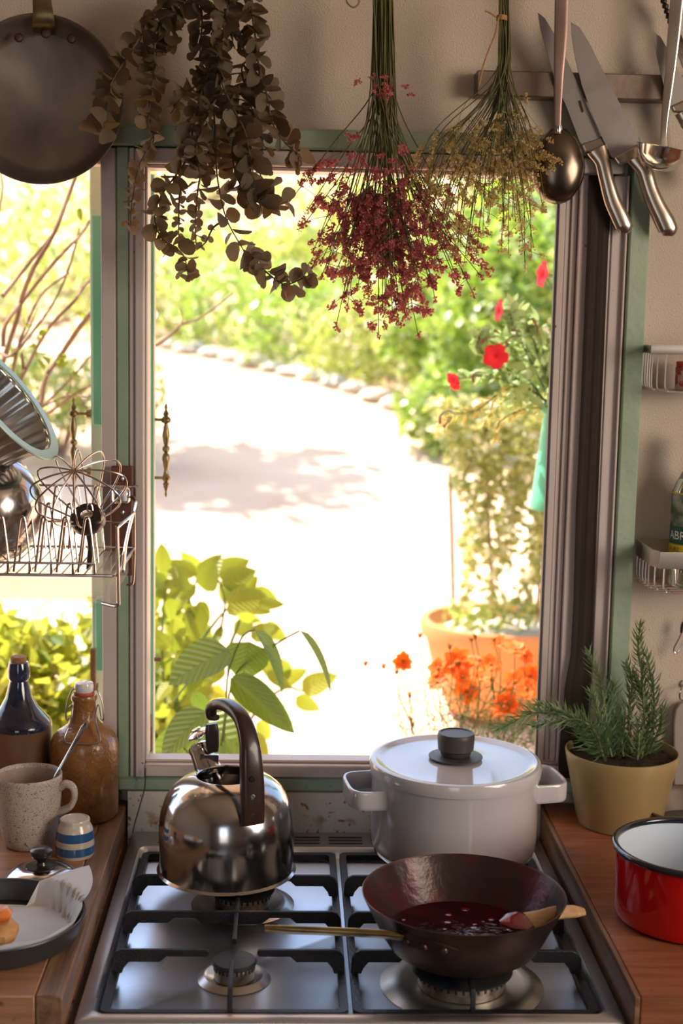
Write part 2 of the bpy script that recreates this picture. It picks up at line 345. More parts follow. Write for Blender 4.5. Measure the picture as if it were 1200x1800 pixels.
M['jarlid'] = P('jar_red', (.50, .03, .03), .4)
M['jarbody'] = P('jar_label', (.62, .42, .32), .5, var=(.45, .05, .05), vs=90, vr=(.5, .55))
M['board'] = P('milky_plastic', (.55, .48, .42), .3, trans=.35)
M['darktool'] = P('dark_tool', (.05, .035, .03), .35, .7)
M['rust'] = P('peeled_rust', (.12, .05, .025), .8, var=(.2, .1, .05), vs=50)
M['roomwall'] = P('room_wall', (.36, .32, .29), .9)
M['roomfloor'] = P('room_floor', (.16, .09, .05), .6)
M['ceil'] = P('ceiling_paint', (.55, .48, .42), .9)
M['dark'] = P('burner_black', (.02, .02, .022), .45, bump=.1, bs=200)
M['alu'] = P('burner_aluminium', (.42, .38, .33), .42, .9, var=(.16, .11, .08), vs=60, vr=(.4, .7))
M['slot'] = P('vent_dark', (.015, .008, .006), .8)
M['cable'] = P('black_cable', (.05, .045, .04), .5)

# ================================================================== ROOM SHELL
WY = .05; WT = .05; HZ = .90; KZ = .935; FY = .02           # wall face, thickness, hob height, worktop height, trim face
X = lambda px, py=800, Y=FY: at(px, py, Y).x
Z = lambda px, py, Y=FY: at(px, py, Y).z
zt, zb = Z(500, 295), Z(500, 1339)                          # clear opening top and bottom
xL0, xL1 = -1.15, X(178)                                    # left opening
xR0, xR1 = X(262), X(1004)
wl = B()
wl.box((-1.7, WY, 0), (2.1, WY+WT, zb-.045)); wl.box((-1.7, WY, zt+.015), (2.1, WY+WT, 2.6))
wl.box((-1.7, WY, zb-.045), (xL0, WY+WT, zt+.015)); wl.box((xL1+.01, WY, zb-.045), (X(245), WY+WT, zt+.015))
wl.box((X(1060), WY, zb-.045), (2.1, WY+WT, zt+.015))
wl.obj('wall_front', M['plaster'], origin=(0, WY, 0), kind='structure', smooth=False)
B().box((-1.8, -4.1, 0), (-1.7, WY+WT, 2.6)).obj('wall_left', M['roomwall'], origin=(-1.7, -2, 0), kind='structure', smooth=False)
rw = B(); rw.box((2.1, -4.1, 0), (2.2, WY+WT, 1.15)).box((2.1, -4.1, 2.35), (2.2, WY+WT, 2.6)).box((2.1, -4.1, 1.15), (2.2, -2.35, 2.35)).box((2.1, -1.15, 1.15), (2.2, WY+WT, 2.35))
rw.obj('wall_right', M['roomwall'], origin=(2.1, -2, 0), kind='structure', smooth=False)
bw = B(); bw.box((-1.8, -4.1, 0), (-.7, -4.0, 2.6)).box((.2, -4.1, 0), (2.2, -4.0, 2.6)).box((-.7, -4.1, 2.25), (.2, -4.0, 2.6))
bw.obj('wall_rear', M['roomwall'], origin=(0, -4, 0), kind='structure', smooth=False)
B().box((-1.8, -4.1, 2.6), (2.2, WY+WT, 2.7)).obj('ceiling', M['ceil'], origin=(0, -2, 2.6), kind='structure', smooth=False)
B().box((-1.8, -4.1, -.1), (2.2, WY+WT, 0)).obj('floor', M['roomfloor'], origin=(0, -2, 0), kind='structure', smooth=False)
B().box((-2.2, WY+WT, 2.30), (2.6, WY+WT+.75, 2.36)).obj('sun_block_eave', M['ceil'], origin=(0, .3, 2.3), kind='structure', smooth=False)  # unseen overhang, sized to block direct sun from the kitchen
# green timber trims around the openings
tb = B(); gt = (Z(500, 225)+Z(500, 263))/2; gh = (Z(500, 225)-Z(500, 263))/2
zg0, zg1 = Z(500, 263), Z(500, 226)
B().box((X(150, 240), FY-.006, zg0), (X(1125, 260), WY, zg1), .003).obj('trim_1', M['green'], origin=(0, WY, zg0), kind='structure')
B().box((X(205), FY, Z(220, 1368)), (X(227), WY+.01, zg0-.001), .002).obj('trim_2', M['green'], origin=(X(216), WY, 1.4), kind='structure')
B().box((X(1084, 900), FY, Z(1060, 1400)), (X(1117.5, 900), WY+.01, zg0-.001), .002).obj('trim_3', M['green'], origin=(X(1104, 900), WY, 1.4), kind='structure')
B().box((X(205), FY-.004, Z(500, 1391)), (X(1085, 1370), WY+.01, Z(500, 1366.5)), .003).obj('trim_4', M['green'], origin=(0, WY, Z(500, 1391)), kind='structure')
B().box((-.222, FY-.003, HZ-.02), (.372, WY, Z(500, 1392))).obj('trim_5', M['plaster_low'], origin=(0, WY, HZ), kind='structure')
# window 1: left opening (pale jamb)
w1 = thing('window_1', (X(190), WY, 1.4), None, None, kind='structure')
B().box((X(178), FY+.001, Z(190, 1412)), (X(204.5), WY+.02, zg0-.002), .002).obj('window_jamb', M['frame'], w1)
B().box((xL0, FY+.001, zt), (X(178)-.001, WY+.02, zg0-.002), .002).obj('window_head', M['frame'], w1)
B().box((xL0, FY+.001, Z(190, 1412)), (X(178)-.001, WY, zb-.002), .002).obj('window_sill', M['frame'], w1)
# window 2: main sliding window, pushed open
w2 = thing('window_2', (X(600), WY, zb), None, None, kind='structure')
B().box((X(227.5), FY-.002, Z(300, 1365.5)), (X(237), WY+.03, zg0-.002), .0015).box((X(237.2), FY-.006, Z(300, 1365)), (X(254), WY+.02, zg0-.003), .002).box((X(254.2), FY+.004, zb), (X(258.5), WY+.02, zt), .001).obj('window_jamb', M['frame'], w2)
B().box((X(254.5), FY-.006, zt+.002), (X(1095, 280), WY+.02, zg0-.002), .002).box((X(254.5), FY+.01, zt-.003), (X(1000), WY+.03, zt+.002), .001).obj('window_head', M['frame'], w2)
B().box((X(254.5), FY-.006, Z(500, 1365.5)), (X(1060, 1350), WY+.02, Z(500, 1344)), .002).box((X(254.5), FY+.006, Z(500, 1344)+.0003), (X(1055, 1350), FY+.018, zb), .0015).obj('window_sill', M['frame'], w2)
sr = B()                                                    # open sash stacked to the right: ribbed stiles
for a, b, y in ((960.5, 963, .004), (963, 975, .0), (975, 984, .003), (984, 995, -.001), (995, 1001.2, .001)):
    sr.box((X(a, 800, .045), FY+.012+y, zb), (X(b, 800, .04), .045, zt), .0008)
sr.box((X(961.2, 800, .045), .0375, zb), (X(1001, 800, .04), .045, zt))
sr.obj('sash_stile', M['frame'], w2)
B().box((X(959, 800, .045), .034, zb), (X(960.3, 800, .045), .044, zt)).obj('sash_edge', M['dark'], w2)
B().box((X(1001.4), FY+.003, zb), (X(1031), WY+.04, zt), .001).obj('sash_channel', M['frame'], w2)
B().box((X(1031.2), FY+.006, zb-.02), (X(1058), WY+.03, zt), .001).obj('screen_channel', M['frame'], w2)
B().box((X(1058.2), FY+.004, zb-.02), (X(1081), WY+.03, zt), .0015).box((X(1079.5), FY-.003, zb-.02), (X(1083.5), WY, zt), .001).obj('window_jamb', M['frame'], w2, label='wide pale right jamb')
# outside shutters and jambs
s1 = thing('window_shutter', at(168, 900, .24), 'green outside shutter edge with pale top, beyond left opening beside the pale jamb', 'shutter')
def vb(p0, p1, Y0, Y1, ya, yb, xm=900): return ((X(p0, xm, Y0), Y0, Z(168, yb, Y0)), (X(p1, xm, Y0), Y1, Z(168, ya, Y0)))
B().box(*vb(163, 182, .235, .26, 378, 748), .002).obj('stile', M['green2'], s1)
B().box(*vb(160, 182, .262, .285, 284, 1300), .002).obj('back_board', M['pale'], s1)
B().box(*vb(166, 182, .235, .26, 1052, 1180), .002).obj('lower_stile', M['green2'], s1)
B().box(*vb(157, 166, .215, .228, 1142, 1215), .001).box((X(160, 900, .228), .226, Z(160, 1212, .228)), (X(170, 900, .228), .24, Z(160, 1204, .228))).obj('stay_bar', M['rust'], s1)
s2 = thing('window_shutter', at(265, 900, .17), 'narrow green shutter edge with peeled paint against the left side of main opening', 'shutter')
B().box((X(259, 800, .16), .15, Z(265, 1333, .16)), (X(268, 800, .16), .17, zt), .001).obj('stile', M['green2'], s2)
B().box((X(268.5, 800, .16), .152, Z(265, 1333, .16)), (X(272, 800, .16), .172, zt), .001).obj('pale_edge', M['pale'], s2)
B().box((X(259.5, 1300, .15), .146, Z(265, 1320, .15)), (X(267, 1300, .15), .15, Z(265, 1277, .15))).box((X(261, 1300, .15), .146, Z(265, 1275, .15)), (X(266, 1300, .15), .15, Z(265, 1255, .15))).obj('peeled_patch', M['rust'], s2)
B().tube(smooth_path([at(256, 1290, .13), at(260, 1284, .13), at(263, 1293, .13), at(261, 1302, .13), at(257, 1306, .13)]), .0007, 6).obj('latch_wire', M['wire'], s2)
B().box((X(272, 1158, .16), .155, Z(275, 1161, .16)), (X(283, 1158, .16), .162, Z(275, 1155.5, .16))).obj('latch_pin', M['rust'], s2)
# ornate brass handles on the shutters
def baluster(name, px, py0, py1, Y, side, label):
    c = at(px, py1, Y); H = at(px, py0, Y).z-c.z; t = thing(name, c, label, 'handle', 'turned brass shutter handles')
    pr = [(0, 0), (.10, .01), (.16, .035), (.10, .06), (.2, .09), (.30, .115), (.38, .14), (.22, .165), (.48, .19), (.52, .21), (.34, .24), (.22, .29), (.36, .35), (.46, .41), (.36, .455), (.2, .475), (.42, .50), (.42, .53), (.22, .55), (.34, .60), (.44, .66), (.30, .74), (.2, .78), (.50, .795), (.58, .82), (.5, .84), (.24, .86), (.34, .885), (.20, .91), (.12, .93), (.2, .955), (.1, .98), (0, 1)]
    k = .0115
    B().lathe(c, [(r*k*1.15, z*H) for r, z in pr], 20).obj('turned_bar', M['brass_dark'], t)
    for zz in (.205, .82):
        B().tube([c+Vector((0, 0, zz*H)), c+Vector((side*.024, .004, zz*H))], .0024, 10).tube([c+Vector((side*.020, .004, zz*H)), c+Vector((side*.026, .004, zz*H))], .0075, 14).obj('bracket', M['brass_dark'], t)
    return t
baluster('shutter_handle', 130, 697, 862, .225, 1, 'turned brass handle seen above the dish rack, left of the pale jamb')
baluster('shutter_handle', 291.5, 708, 874, .16, -1, 'turned brass handle standing free against the sunlit path')
# gathered brown mesh screen strip
cs = B(); rows = [(308, 1034, 1078), (420, 1032, 1069), (700, 1021, 1058), (900, 1012, 1050), (1050, 1008, 1044), (1150, 1003, 1040), (1210, 992, 1036), (1280, 986, 1032), (1345, 980, 1022), (1368, 984, 1016)]
NR, NC = 60, 22; V = []
for i in range(NR+1):
    py = 308+(1368-308)*i/NR; a = np.interp(py, [r[0] for r in rows], [r[1] for r in rows]); b = np.interp(py, [r[0] for r in rows], [r[2] for r in rows])
    for j in range(NC+1):
        u = j/NC; V.append(at(a+(b-a)*u, py, FY-.004+.0005*math.sin(u*13+py*.004)+.0002*math.sin(u*31)-.006*max(0, (py-1150)/200)*math.sin(u*3.14+.6)))
cs.add(V, [(i*(NC+1)+j, i*(NC+1)+j+1, (i+1)*(NC+1)+j+1, (i+1)*(NC+1)+j) for i in range(NR) for j in range(NC)])
cso = cs.obj('mesh_curtain', M['curtain'], origin=at(1040, 1360, FY), label='narrow gathered dark brown mesh curtain hanging at right window jamb', cat='curtain')
md = cso.modifiers.new('s', 'SOLIDIFY'); md.thickness = .0012
B().tube(smooth_path([at(256, 1350, .008), at(254, 1385, .006), at(246, 1415, .006), at(236, 1450, .006), at(233, 1464, -.004)]), .0008, 6).obj('thin_cable', M['cable'], origin=at(254, 1385, .006), label='thin dark cable running down the stained splashback behind hob corner', cat='cable')

# ================================================================== COUNTERS
xl, xr = -.2255, .372; yf = -.552
lw = thing('worktop', (-.7, -.25, KZ-.04), 'reddish wooden worktop on the left under the bottles and mug', 'worktop')
B().box((-1.3, yf, KZ-.04), (xl-.0285, WY-.002, KZ), .0015).obj('board', M['wood'], lw)
B().box((xl-.028, yf, KZ-.04), (xl, WY-.002, KZ), .0015).obj('edge_strip', M['woodside'], lw, label='darker wooden edging strip')
rwk = thing('worktop', (.9, -.25, KZ-.04), 'reddish wooden worktop on the right under planter and red pot', 'worktop')
B().box((xr+.0065, yf, KZ-.045), (1.6, WY-.002, KZ), .0015).obj('board', M['wood_red'], rwk)
B().box((xr, yf, KZ-.045), (xr+.006, WY-.002, KZ), .001).obj('edge_strip', M['woodside'], rwk)
for nm, a, b, lab in (('base_cabinet', -1.3, xl, 'plain wooden cabinet carrying the left worktop'), ('base_cabinet', xr+.001, 1.6, 'plain wooden cabinet carrying the right worktop')):
    t = thing(nm, ((a+b)/2, -.25, 0), lab, 'cabinet')
    B().box((a, yf+.02, .0), (b, WY-.004, KZ-.046)).obj('body', M['wood'], t, smooth=False)
    B().box((a+.01, yf+.001, .1), ((a+b)/2-.003, yf+.0195, KZ-.06), .002).obj('door', M['wood'], t)
    B().box(((a+b)/2+.003, yf+.001, .1), (b-.01, yf+.0195, KZ-.06), .002).obj('door', M['wood'], t)

# ================================================================== HOB
hob = thing('gas_hob', (.076, -.26, .86), 'stainless steel four burner gas hob with black iron grates', 'hob')
hx0, hx1, hy0, hy1 = -.216, .368, -.54, .014
def rrect(x0, y0, x1, y1, r, z, n=6):
    o = []
    for cx_, cy_, a0 in ((x1-r, y0+r, -90), (x1-r, y1-r, 0), (x0+r, y1-r, 90), (x0+r, y0+r, 180)):
        for k in range(n+1):
            a = math.radians(a0+90*k/n); o.append((cx_+r*math.cos(a), cy_+r*math.sin(a), z))
    return o
rings = [rrect(hx0, hy0, hx1, hy1, .004, HZ-.02), rrect(hx0, hy0, hx1, hy1, .004, HZ-.002), rrect(hx0+.002, hy0+.002, hx1-.002, hy1-.002, .004, HZ),
         rrect(-.2015, -.527, .3535, -.044, .014, HZ+.0005), rrect(-.199, -.5245, .351, -.0465, .013, HZ+.0015), rrect(-.196, -.5215, .348, -.0495, .012, HZ-.001),
         rrect(-.194, -.5195, .346, -.0515, .012, HZ-.009), rrect(-.190, -.516, .342, -.056, .012, HZ-.011)]
hb = B(); V = [p for r in rings for p in r]; n = len(rings[0])
hb.add(V, [(i*n+k, i*n+(k+1) % n, (i+1)*n+(k+1) % n, (i+1)*n+k) for i in range(len(rings)-1) for k in range(n)]+[tuple((len(rings)-1)*n+k for k in range(n))])
fixn(hb.obj('hob_surface', M['steel'], hob, ang=50))
B().box((-.19, -.50, .80), (.34, -.02, HZ-.022)).obj('hob_box', M['dark'], hob, smooth=False)
sv = B()
for row, y in enumerate((-.006, -.018, -.030)):
    for k in range(9):
        x0 = -.02+(.072+.006)*k*.5 if False else -.175+k*.060
        if x0+.05 > .35: continue
        B().box((x0, y-.0022, HZ-.004), (x0+.048, y+.0022, HZ+.0006), .0004).obj('vent_slot', M['slot'], hob)
# burners
def burner(x, y, R, name='burner', lab=None):
    bz = HZ-.0105
    d = B().lathe((x, y, bz), [(R*1.78, 0), (R*1.62, .003), (R*1.45, .0055), (R*1.30, .0045), (R*1.02, .0005), (0, .0005)], 48).obj('burner_dish', M['steel_dirty'], hob)
    h = B().lathe((x, y, bz), [(R*.95, .001), (R*.95, .009), (R*.98, .010), (R*.98, .0175), (0, .0175)], 48); h.obj('burner_head', M['alu'], hob)
    nt_ = int(18+R*400)
    g = B()
    for k in range(nt_):
        a = 2*math.pi*k/nt_; g.obox((x+math.cos(a)*R*.985, y+math.sin(a)*R*.985, bz+.0145), (.0026, .0012, .005), Matrix.Rotation(a+math.pi/2, 3, 'Z'))
    g.obj('flame_ports', M['dark'], hob)
    B().lathe((x, y, bz), [(R*.5, .0176), (R*1.04, .0176), (R*1.10, .019), (R*1.10, .0205), (R*1.02, .0225), (R*.6, .0235), (0, .0237)], 48).obj('burner_cap', M['dark'], hob)
burner(-.053, -.418, .0235); burner(-.05, -.212, .037); burner(.205, -.432, .052); burner(.208, -.135, .033)
# grates
def grate(x0, x1, bx, lab):
    t = hob; y0, y1 = -.5165, -.060; cr = .0045; zl = HZ-.003; zh = .925
    g = B(); fr = rrect(x0, y0, x1, y1, .010, 0, 4)
    n_ = len(fr); ins = rrect(x0+.009, y0+.007, x1-.009, y1-.009, .006, 0, 4)
    for z0, z1 in ((zl-.006, zl+.002),):
        Vv = [(p[0], p[1], z0) for p in fr]+[(p[0], p[1], z1) for p in fr]+[(p[0], p[1], z1) for p in ins]+[(p[0], p[1], z0) for p in ins]
        g.add(Vv, [(q*n_+k, q*n_+(k+1) % n_, ((q+1) % 4)*n_+(k+1) % n_, ((q+1) % 4)*n_+k) for q in range(4) for k in range(n_)])
    root = g.obj('grate', M['castiron'], t, label=lab)
    def bar(y, xa, xb, drop_a=True, drop_b=True, mid=None):
        # flat upright bar in the x direction, arched down onto the frame at its ends
        L = xb-xa; top = []; bot = []
        if drop_a: top += [(xa, zl), (xa+.001, zh-.010), (xa+.005, zh-.003), (xa+.011, zh)]; bot += [(xa+.012, zl), (xa+.014, zh-.022), (xa+.020, zh-.0145)]
        else: top += [(xa, zh-.002), (xa+.002, zh)]; bot += [(xa, zh-.006), (xa+.003, zh-.008)]
        bot += [(xa+.055, zh-.0145), (xa+.062, zh-.008)] if drop_a else []
        if mid: 
            mx = (xa+xb)/2; bot += [(mx-.045, zh-.008), (mx-.035, zh-.016), (mx+.035, zh-.016), (mx+.045, zh-.008)]
        bot += [(xb-.062, zh-.008), (xb-.055, zh-.0145)] if drop_b else []
        if drop_b: top += [(xb-.011, zh), (xb-.005, zh-.003), (xb-.001, zh-.010), (xb, zl)]; bot += [(xb-.020, zh-.0145), (xb-.014, zh-.022), (xb-.012, zl)]
        else: top += [(xb-.002, zh), (xb, zh-.002)]; bot += [(xb-.003, zh-.008), (xb, zh-.006)]
        poly = [(x, y, z) for x, z in top]+[(x, y, z) for x, z in reversed(bot)]
        o = B().prism(poly, (0, -.0028, 0), (0, .0028, 0)).obj('grate_bar', M['castiron'], root); fixn(o)
        bv = o.modifiers.new('b', 'BEVEL'); bv.width = .001; bv.segments = 2; bv.limit_method = 'ANGLE'
    bar(-.316, x0+.001, x1-.001, mid=True)
    for yy in (-.420, -.204):
        bar(yy, x0+.001, bx-.027, True, False); bar(yy, bx+.027, x1-.001, False, True)
    def finger(ya, yb, drop):
        pts = [(bx, ya, zl), (bx, ya, zh-.012), (bx, ya+.004*(1 if yb > ya else -1), zh-.005), (bx, ya+.010*(1 if yb > ya else -1), zh-.003), (bx, yb, zh-.003)] if drop else [(bx, ya, zh-.004), (bx, yb, zh-.004)]
        B().strap(pts, (1, 0, 0), .0056, .007, 10, .5).obj('grate_finger', M['castiron'], root)
    finger(y0+.004, -.446, True); finger(-.313, -.392, False); finger(-.319, -.25, False); finger(y1-.004, -.17, True)
grate(-.1925, .0735, -.054, 'left cast iron grate'); grate(.0785, .3445, .207, 'right cast iron grate')

def C(px, py, z): return atz(px, py, z)
def zr(c, px, py): return at(px, py, c.y).z
def prof_px(c, px, rows, k=1.0):
    m = mpp(c); return [(r*m*k, zr(c, px, y)-c.z) for r, y in rows]
# ================================================================== KETTLE
kc = C(398, 1527, .9255); km = mpp(kc)
ket = thing('kettle', kc, 'polished steel whistling kettle with curled dark handle, lid off, on back left burner', 'kettle')
body = [(0, 1527), (118, 1527), (121.5, 1526.4), (122, 1525.4), (121, 1524.6), (117.8, 1522), (117.5, 1495), (118.5, 1470), (118.5, 1445), (115, 1422), (107, 1401), (94, 1383), (78, 1371), (64, 1365.5), (58, 1363), (54.5, 1362), (53, 1364), (53, 1368), (58, 1371), (90, 1390), (110, 1430), (112, 1515), (0, 1516)]
kb = B().lathe((0, 0, 0), prof_px(kc, 398, body), 72)
kb.v = [tuple(Vector(v)+kc) for v in kb.v]; kb.obj('body', M['chrome'], ket, ang=30)
B().lathe(kc+Vector((0, 0, zr(kc, 398, 1450)-kc.z)), [(.083*.98, 0), (.083*.98, .0)], 4) if False else None
hd = Vector((.40, -.916, 0))
def kp(px, py, s): return at(px, py, kc.y+hd.y*s)
hp = smooth_path([kp(444, 1447, .086), kp(444, 1420, .087), kp(443, 1385, .084), kp(441, 1340, .080), kp(437, 1300, .072), kp(424, 1262, .052), kp(402, 1241, .022), kp(383, 1238, .0), kp(372, 1246, -.016), kp(372, 1258, -.020), kp(380, 1262, -.012)], 6)
B().strap(hp, (.916, .40, 0), [.0295, .0300, .0305, .0285, .024, .0195, .0175, .0170, .016, .014, .010], [.013, .014, .017, .018, .017, .016, .0155, .014, .012, .010, .007], 20, .6).obj('handle', M['handlewood'], ket)
for yy in (1370, 1401):
    q = kp(443, yy, .0935); B().lathe(q, [(0, .0018), (.003, .0016), (.004, 0)], 16, M=Matrix.Rotation(math.pi/2, 3, 'X')).obj('screw', M['chrome_bright'] if yy > 1380 else M['darktool'], ket)
sp0, sp1 = kp(372, 1368, -.050), kp(352, 1318, -.076)
B().tube([sp0, sp0.lerp(sp1, .3), sp0.lerp(sp1, .6), sp1, sp1.lerp(sp0, .02), sp1.lerp(sp0, .3)], [.0185, .0175, .016, .0145, .012, .011], 28, cap=False).obj('spout', M['chrome'], ket)
ax = (sp1-sp0).normalized()
B().lathe(sp1, [(.0148, -.003), (.0155, 0), (.0155, .004), (.013, .007), (0, .008)], 24, M=frame(Vector((0,0,1)).cross(ax) if False else ax.orthogonal(), ax)).obj('spout_cap', M['chrome_bright'], ket)
q0, q1 = kp(374, 1322, -.058), kp(372, 1272, -.056)
B().strap(smooth_path([q0, q0.lerp(q1, .3), q0.lerp(q1, .75), q1], 4), (1, .3, 0), [.014, .018, .0185, .015], [.006, .009, .009, .006], 16, .6).obj('whistle_lever', M['blackplastic'], ket)
B().lathe(kp(349, 1290, -.066), [(0, -.004), (.010, -.004), (.0155, -.001), (.0158, .001), (.012, .004), (.007, .0055), (.006, .008), (0, .0085)], 28, M=Matrix.Rotation(math.radians(-28), 3, 'Y')).obj('whistle', M['chrome_bright'], ket)
B().box(kp(352, 1352, -.058), kp(384, 1328, -.050)).obj('hinge_plate', M['chrome'], ket)

# ================================================================== WHITE POT
pc = C(795, 1500, .9255); pm = mpp(pc)
pot = thing('stock_pot', pc, 'tall white enamel casserole pot with lid and two loop handles on back right burner', 'pot')
B().lathe(pc, prof_px(pc, 795, [(0, 1500), (118, 1500), (131, 1497), (140, 1489), (144, 1475), (145, 1455), (146, 1350), (147, 1347), (143, 1346), (141, 1352), (138, 1480), (0, 1486)]), 72).obj('body', M['enamel'], pot, ang=40)
lz = zr(pc, 795, 1333)
lid = B().lathe(pc, prof_px(pc, 795, [(145.5, 1356), (148.5, 1355), (149.2, 1350), (149.2, 1338), (147.5, 1334), (143, 1332.5), (138, 1333), (132, 1337), (124, 1338), (60, 1334), (0, 1332)]), 80)
ldo = lid.obj('lid', M['enamel'], pot, ang=40)
B().lathe(pc, prof_px(pc, 797, [(0, 1331), (44, 1331), (47, 1329.5), (47, 1328.3), (44, 1327.6), (0, 1327.4)]), 48).obj('knob_plate', M['knob'], ldo)
B().lathe(pc, prof_px(pc, 797, [(0, 1327), (24, 1327), (26, 1325), (27, 1319), (31, 1316), (32.5, 1296), (32.2, 1290), (30.5, 1287.5), (28, 1287.5), (26.5, 1289), (0, 1289)]), 48).obj('knob', M['knob'], ldo)
# strap handles: U loops in plan, swept strap with its width vertical
def pot_handle(sgn):
    a = math.radians(8); ux = Vector((math.cos(a), math.sin(a), 0))*sgn; uy = Vector((-math.sin(a), math.cos(a), 0)); R = 145*pm; zc = zr(pc, 795, 1383)
    pts = [ux*(R*.90)-uy*.044, ux*(R+.018)-uy*.042, ux*(R+.029)-uy*.036, ux*(R+.034)-uy*.024, ux*(R+.035), ux*(R+.034)+uy*.024, ux*(R+.029)+uy*.036, ux*(R+.018)+uy*.042, ux*(R*.90)+uy*.044]
    B().strap(smooth_path([pc+p+Vector((0, 0, zc-pc.z)) for p in pts], 4), (0, 0, 1), .025, .0055, 14, .5).obj('handle', M['enamel'], pot)
pot_handle(-1); pot_handle(1)

# ================================================================== SKILLET
bc = C(818, 1670, .9255); sm = mpp(bc)
sk = thing('saute_pan', bc, 'flared dark carbon steel pan of berry jam with long brass handle on front right burner', 'pan')
skc = Vector((C(815, 1568, 1.0).x, bc.y, bc.z))
zrim = None
# rim plane height found so that the rim centre shows at pixel row 1568
zrim = at(815, 1568, bc.y).z; Rr = 179*(-(MR.transposed() @ (Vector((bc.x, bc.y, zrim))-CAM)).z/F); Hh = zrim-bc.z
oc = Vector((at(815, 1568, bc.y).x, bc.y, bc.z))
B().lathe(oc, [(0, 0), (Rr*.56, 0), (Rr*.64, .002), (Rr*.72, Hh*.12), (Rr*.80, Hh*.32), (Rr*.90, Hh*.65), (Rr*1.0, Hh*.99), (Rr*1.003, Hh), (Rr*.995, Hh+.0006), (Rr*.985, Hh*.985)], 72).obj('outer_wall', M['carbon'], sk, ang=40)
inn = B().lathe(oc, [(Rr*.987, Hh*.99), (Rr*.885, Hh*.66), (Rr*.78, Hh*.34), (Rr*.70, Hh*.15), (Rr*.6, .004), (0, .004)], 72); inn.obj('inner_wall', M['jamskin'], sk)
jz = Hh*.31
jb = B(); jr = Rr*.745; NJ = 40; V = [oc+Vector((0, 0, jz))]
for i in range(1, 15):
    for k in range(NJ):
        a = 2*math.pi*k/NJ; r = jr*i/14; h = .0007*math.sin(r*160+k*.9)*math.cos(k*.55+i) if i < 14 else 0
        V.append(oc+Vector((r*math.cos(a), r*math.sin(a), jz+h)))
fs = [(0, 1+k, 1+(k+1) % NJ) for k in range(NJ)]+[(1+(i-1)*NJ+k, 1+i*NJ+k, 1+i*NJ+(k+1) % NJ, 1+(i-1)*NJ+(k+1) % NJ) for i in range(1, 14) for k in range(NJ)]
tag(jb.add(V, fs).obj('jam', M['jam'], origin=oc+Vector((0, 0, jz)), ang=60), 'dark red berry jam simmering in the carbon steel pan', 'jam', kind='stuff')
lb = B()
for k in range(30):
    a = uni(0, 6.28); r = jr*math.sqrt(uni(0, 1))*.93; s = uni(.003, .0075)
    lb.lathe(oc+Vector((r*math.cos(a), r*math.sin(a), jz-s*.45)), [(0, -s*.5), (s*.9, -s*.1), (s, s*.15), (s*.7, s*.5), (0, s*.65)], 10)
lb.obj('jam_lumps', M['jamlump'], origin=oc+Vector((0, 0, jz)), kind='stuff', label='soft berry pieces floating in the dark jam', cat='fruit')
def surf(th, h, off=0.0):
    rr = Rr*np.interp(h, [0, .12, .32, .65, 1], [.64, .72, .80, .90, 1.0])+off; a = math.radians(th); return oc+Vector((rr*math.cos(a), rr*math.sin(a), Hh*h))
bpts = [surf(t, .66+.06*(t+100)/-36, .0015) for t in range(-100, -137, -4)]
B().strap(bpts, (0, -.35, 1), [.010, .020, .021, .020, .019], .003, 12, .5).obj('handle_plate', M['carbon'], sk)
h0 = surf(-137, .74, .003); he = at(466, 1632, h0.y+.020)
hpath = smooth_path([surf(-133, .73, .003), h0+Vector((-.010, -.002, .002)), h0.lerp(he, .35)+Vector((0, 0, .001)), h0.lerp(he, .8), he], 5)
B().strap(hpath, (.03, -.80, .60), [.018, .015, .0140, .0155, .0185, .015], [.004, .0075, .008, .0075, .0075, .006], 16, .6).obj('handle', M['brass'], sk)
B().lathe(hpath[-3]+Vector((0, -.0022, .0030)), [(0, .0022), (.0036, .0022), (.0042, 0)], 16, M=frame(Vector((1, 0, 0)), Vector((0, -.6, .8))) @ Matrix.Diagonal((1, 1.6, 1))).obj('hanging_hole', M['slot'], sk)
for t in (-108, -120, -131):
    q = surf(t, .68, .003); B().lathe(q, [(0, .003), (.003, .0024), (.0045, 0)], 14, M=frame(Vector((0, 0, 1)), q-oc-Vector((0, 0, Hh*.9)))).obj('rivet', M['carbon'], sk)
for px, py in ((826, 1526), (838, 1524), (866, 1556)):
    q = at(px, py, oc.y+Rr*.80); B().lathe(q, [(0, .003), (.003, .0024), (.0045, 0)], 14, M=frame(Vector((1, 0, 0)), Vector((0, -1, .3)))).obj('rivet', M['jamskin'], sk) if False else None
# wooden spoon in the jam
ws = thing('wooden_spoon', at(925, 1610, oc.y), 'pale wooden spoon resting over the pan rim with its tip in jam', 'spoon')
p_end, p_rim, p_in = at(1027, 1603, oc.y+.012), at(965, 1606, oc.y-.012), at(900, 1634, oc.y-.035)
sp = smooth_path([p_end, at(1010, 1602, oc.y+.008), at(980, 1604, oc.y-.004), at(955, 1611, oc.y-.016), at(930, 1620, oc.y-.026)], 4)
B().strap(sp, (.25, 1, .45), [.009, .0155, .0165, .018, .026], [.005, .0085, .008, .007, .0055], 14, .8).obj('handle', M['spoonwood'], ws)
sp = smooth_path([at(932, 1619, oc.y-.025), at(915, 1619, oc.y-.03), at(895, 1619, oc.y-.032), at(878, 1621, oc.y-.033)], 4)
B().strap(sp, (.25, 1, .25), [.020, .030, .026, .006], [.004, .004, .004, .002], 16, .95).obj('bowl', M['jamlump'], ws, label='jam coated spoon bowl')

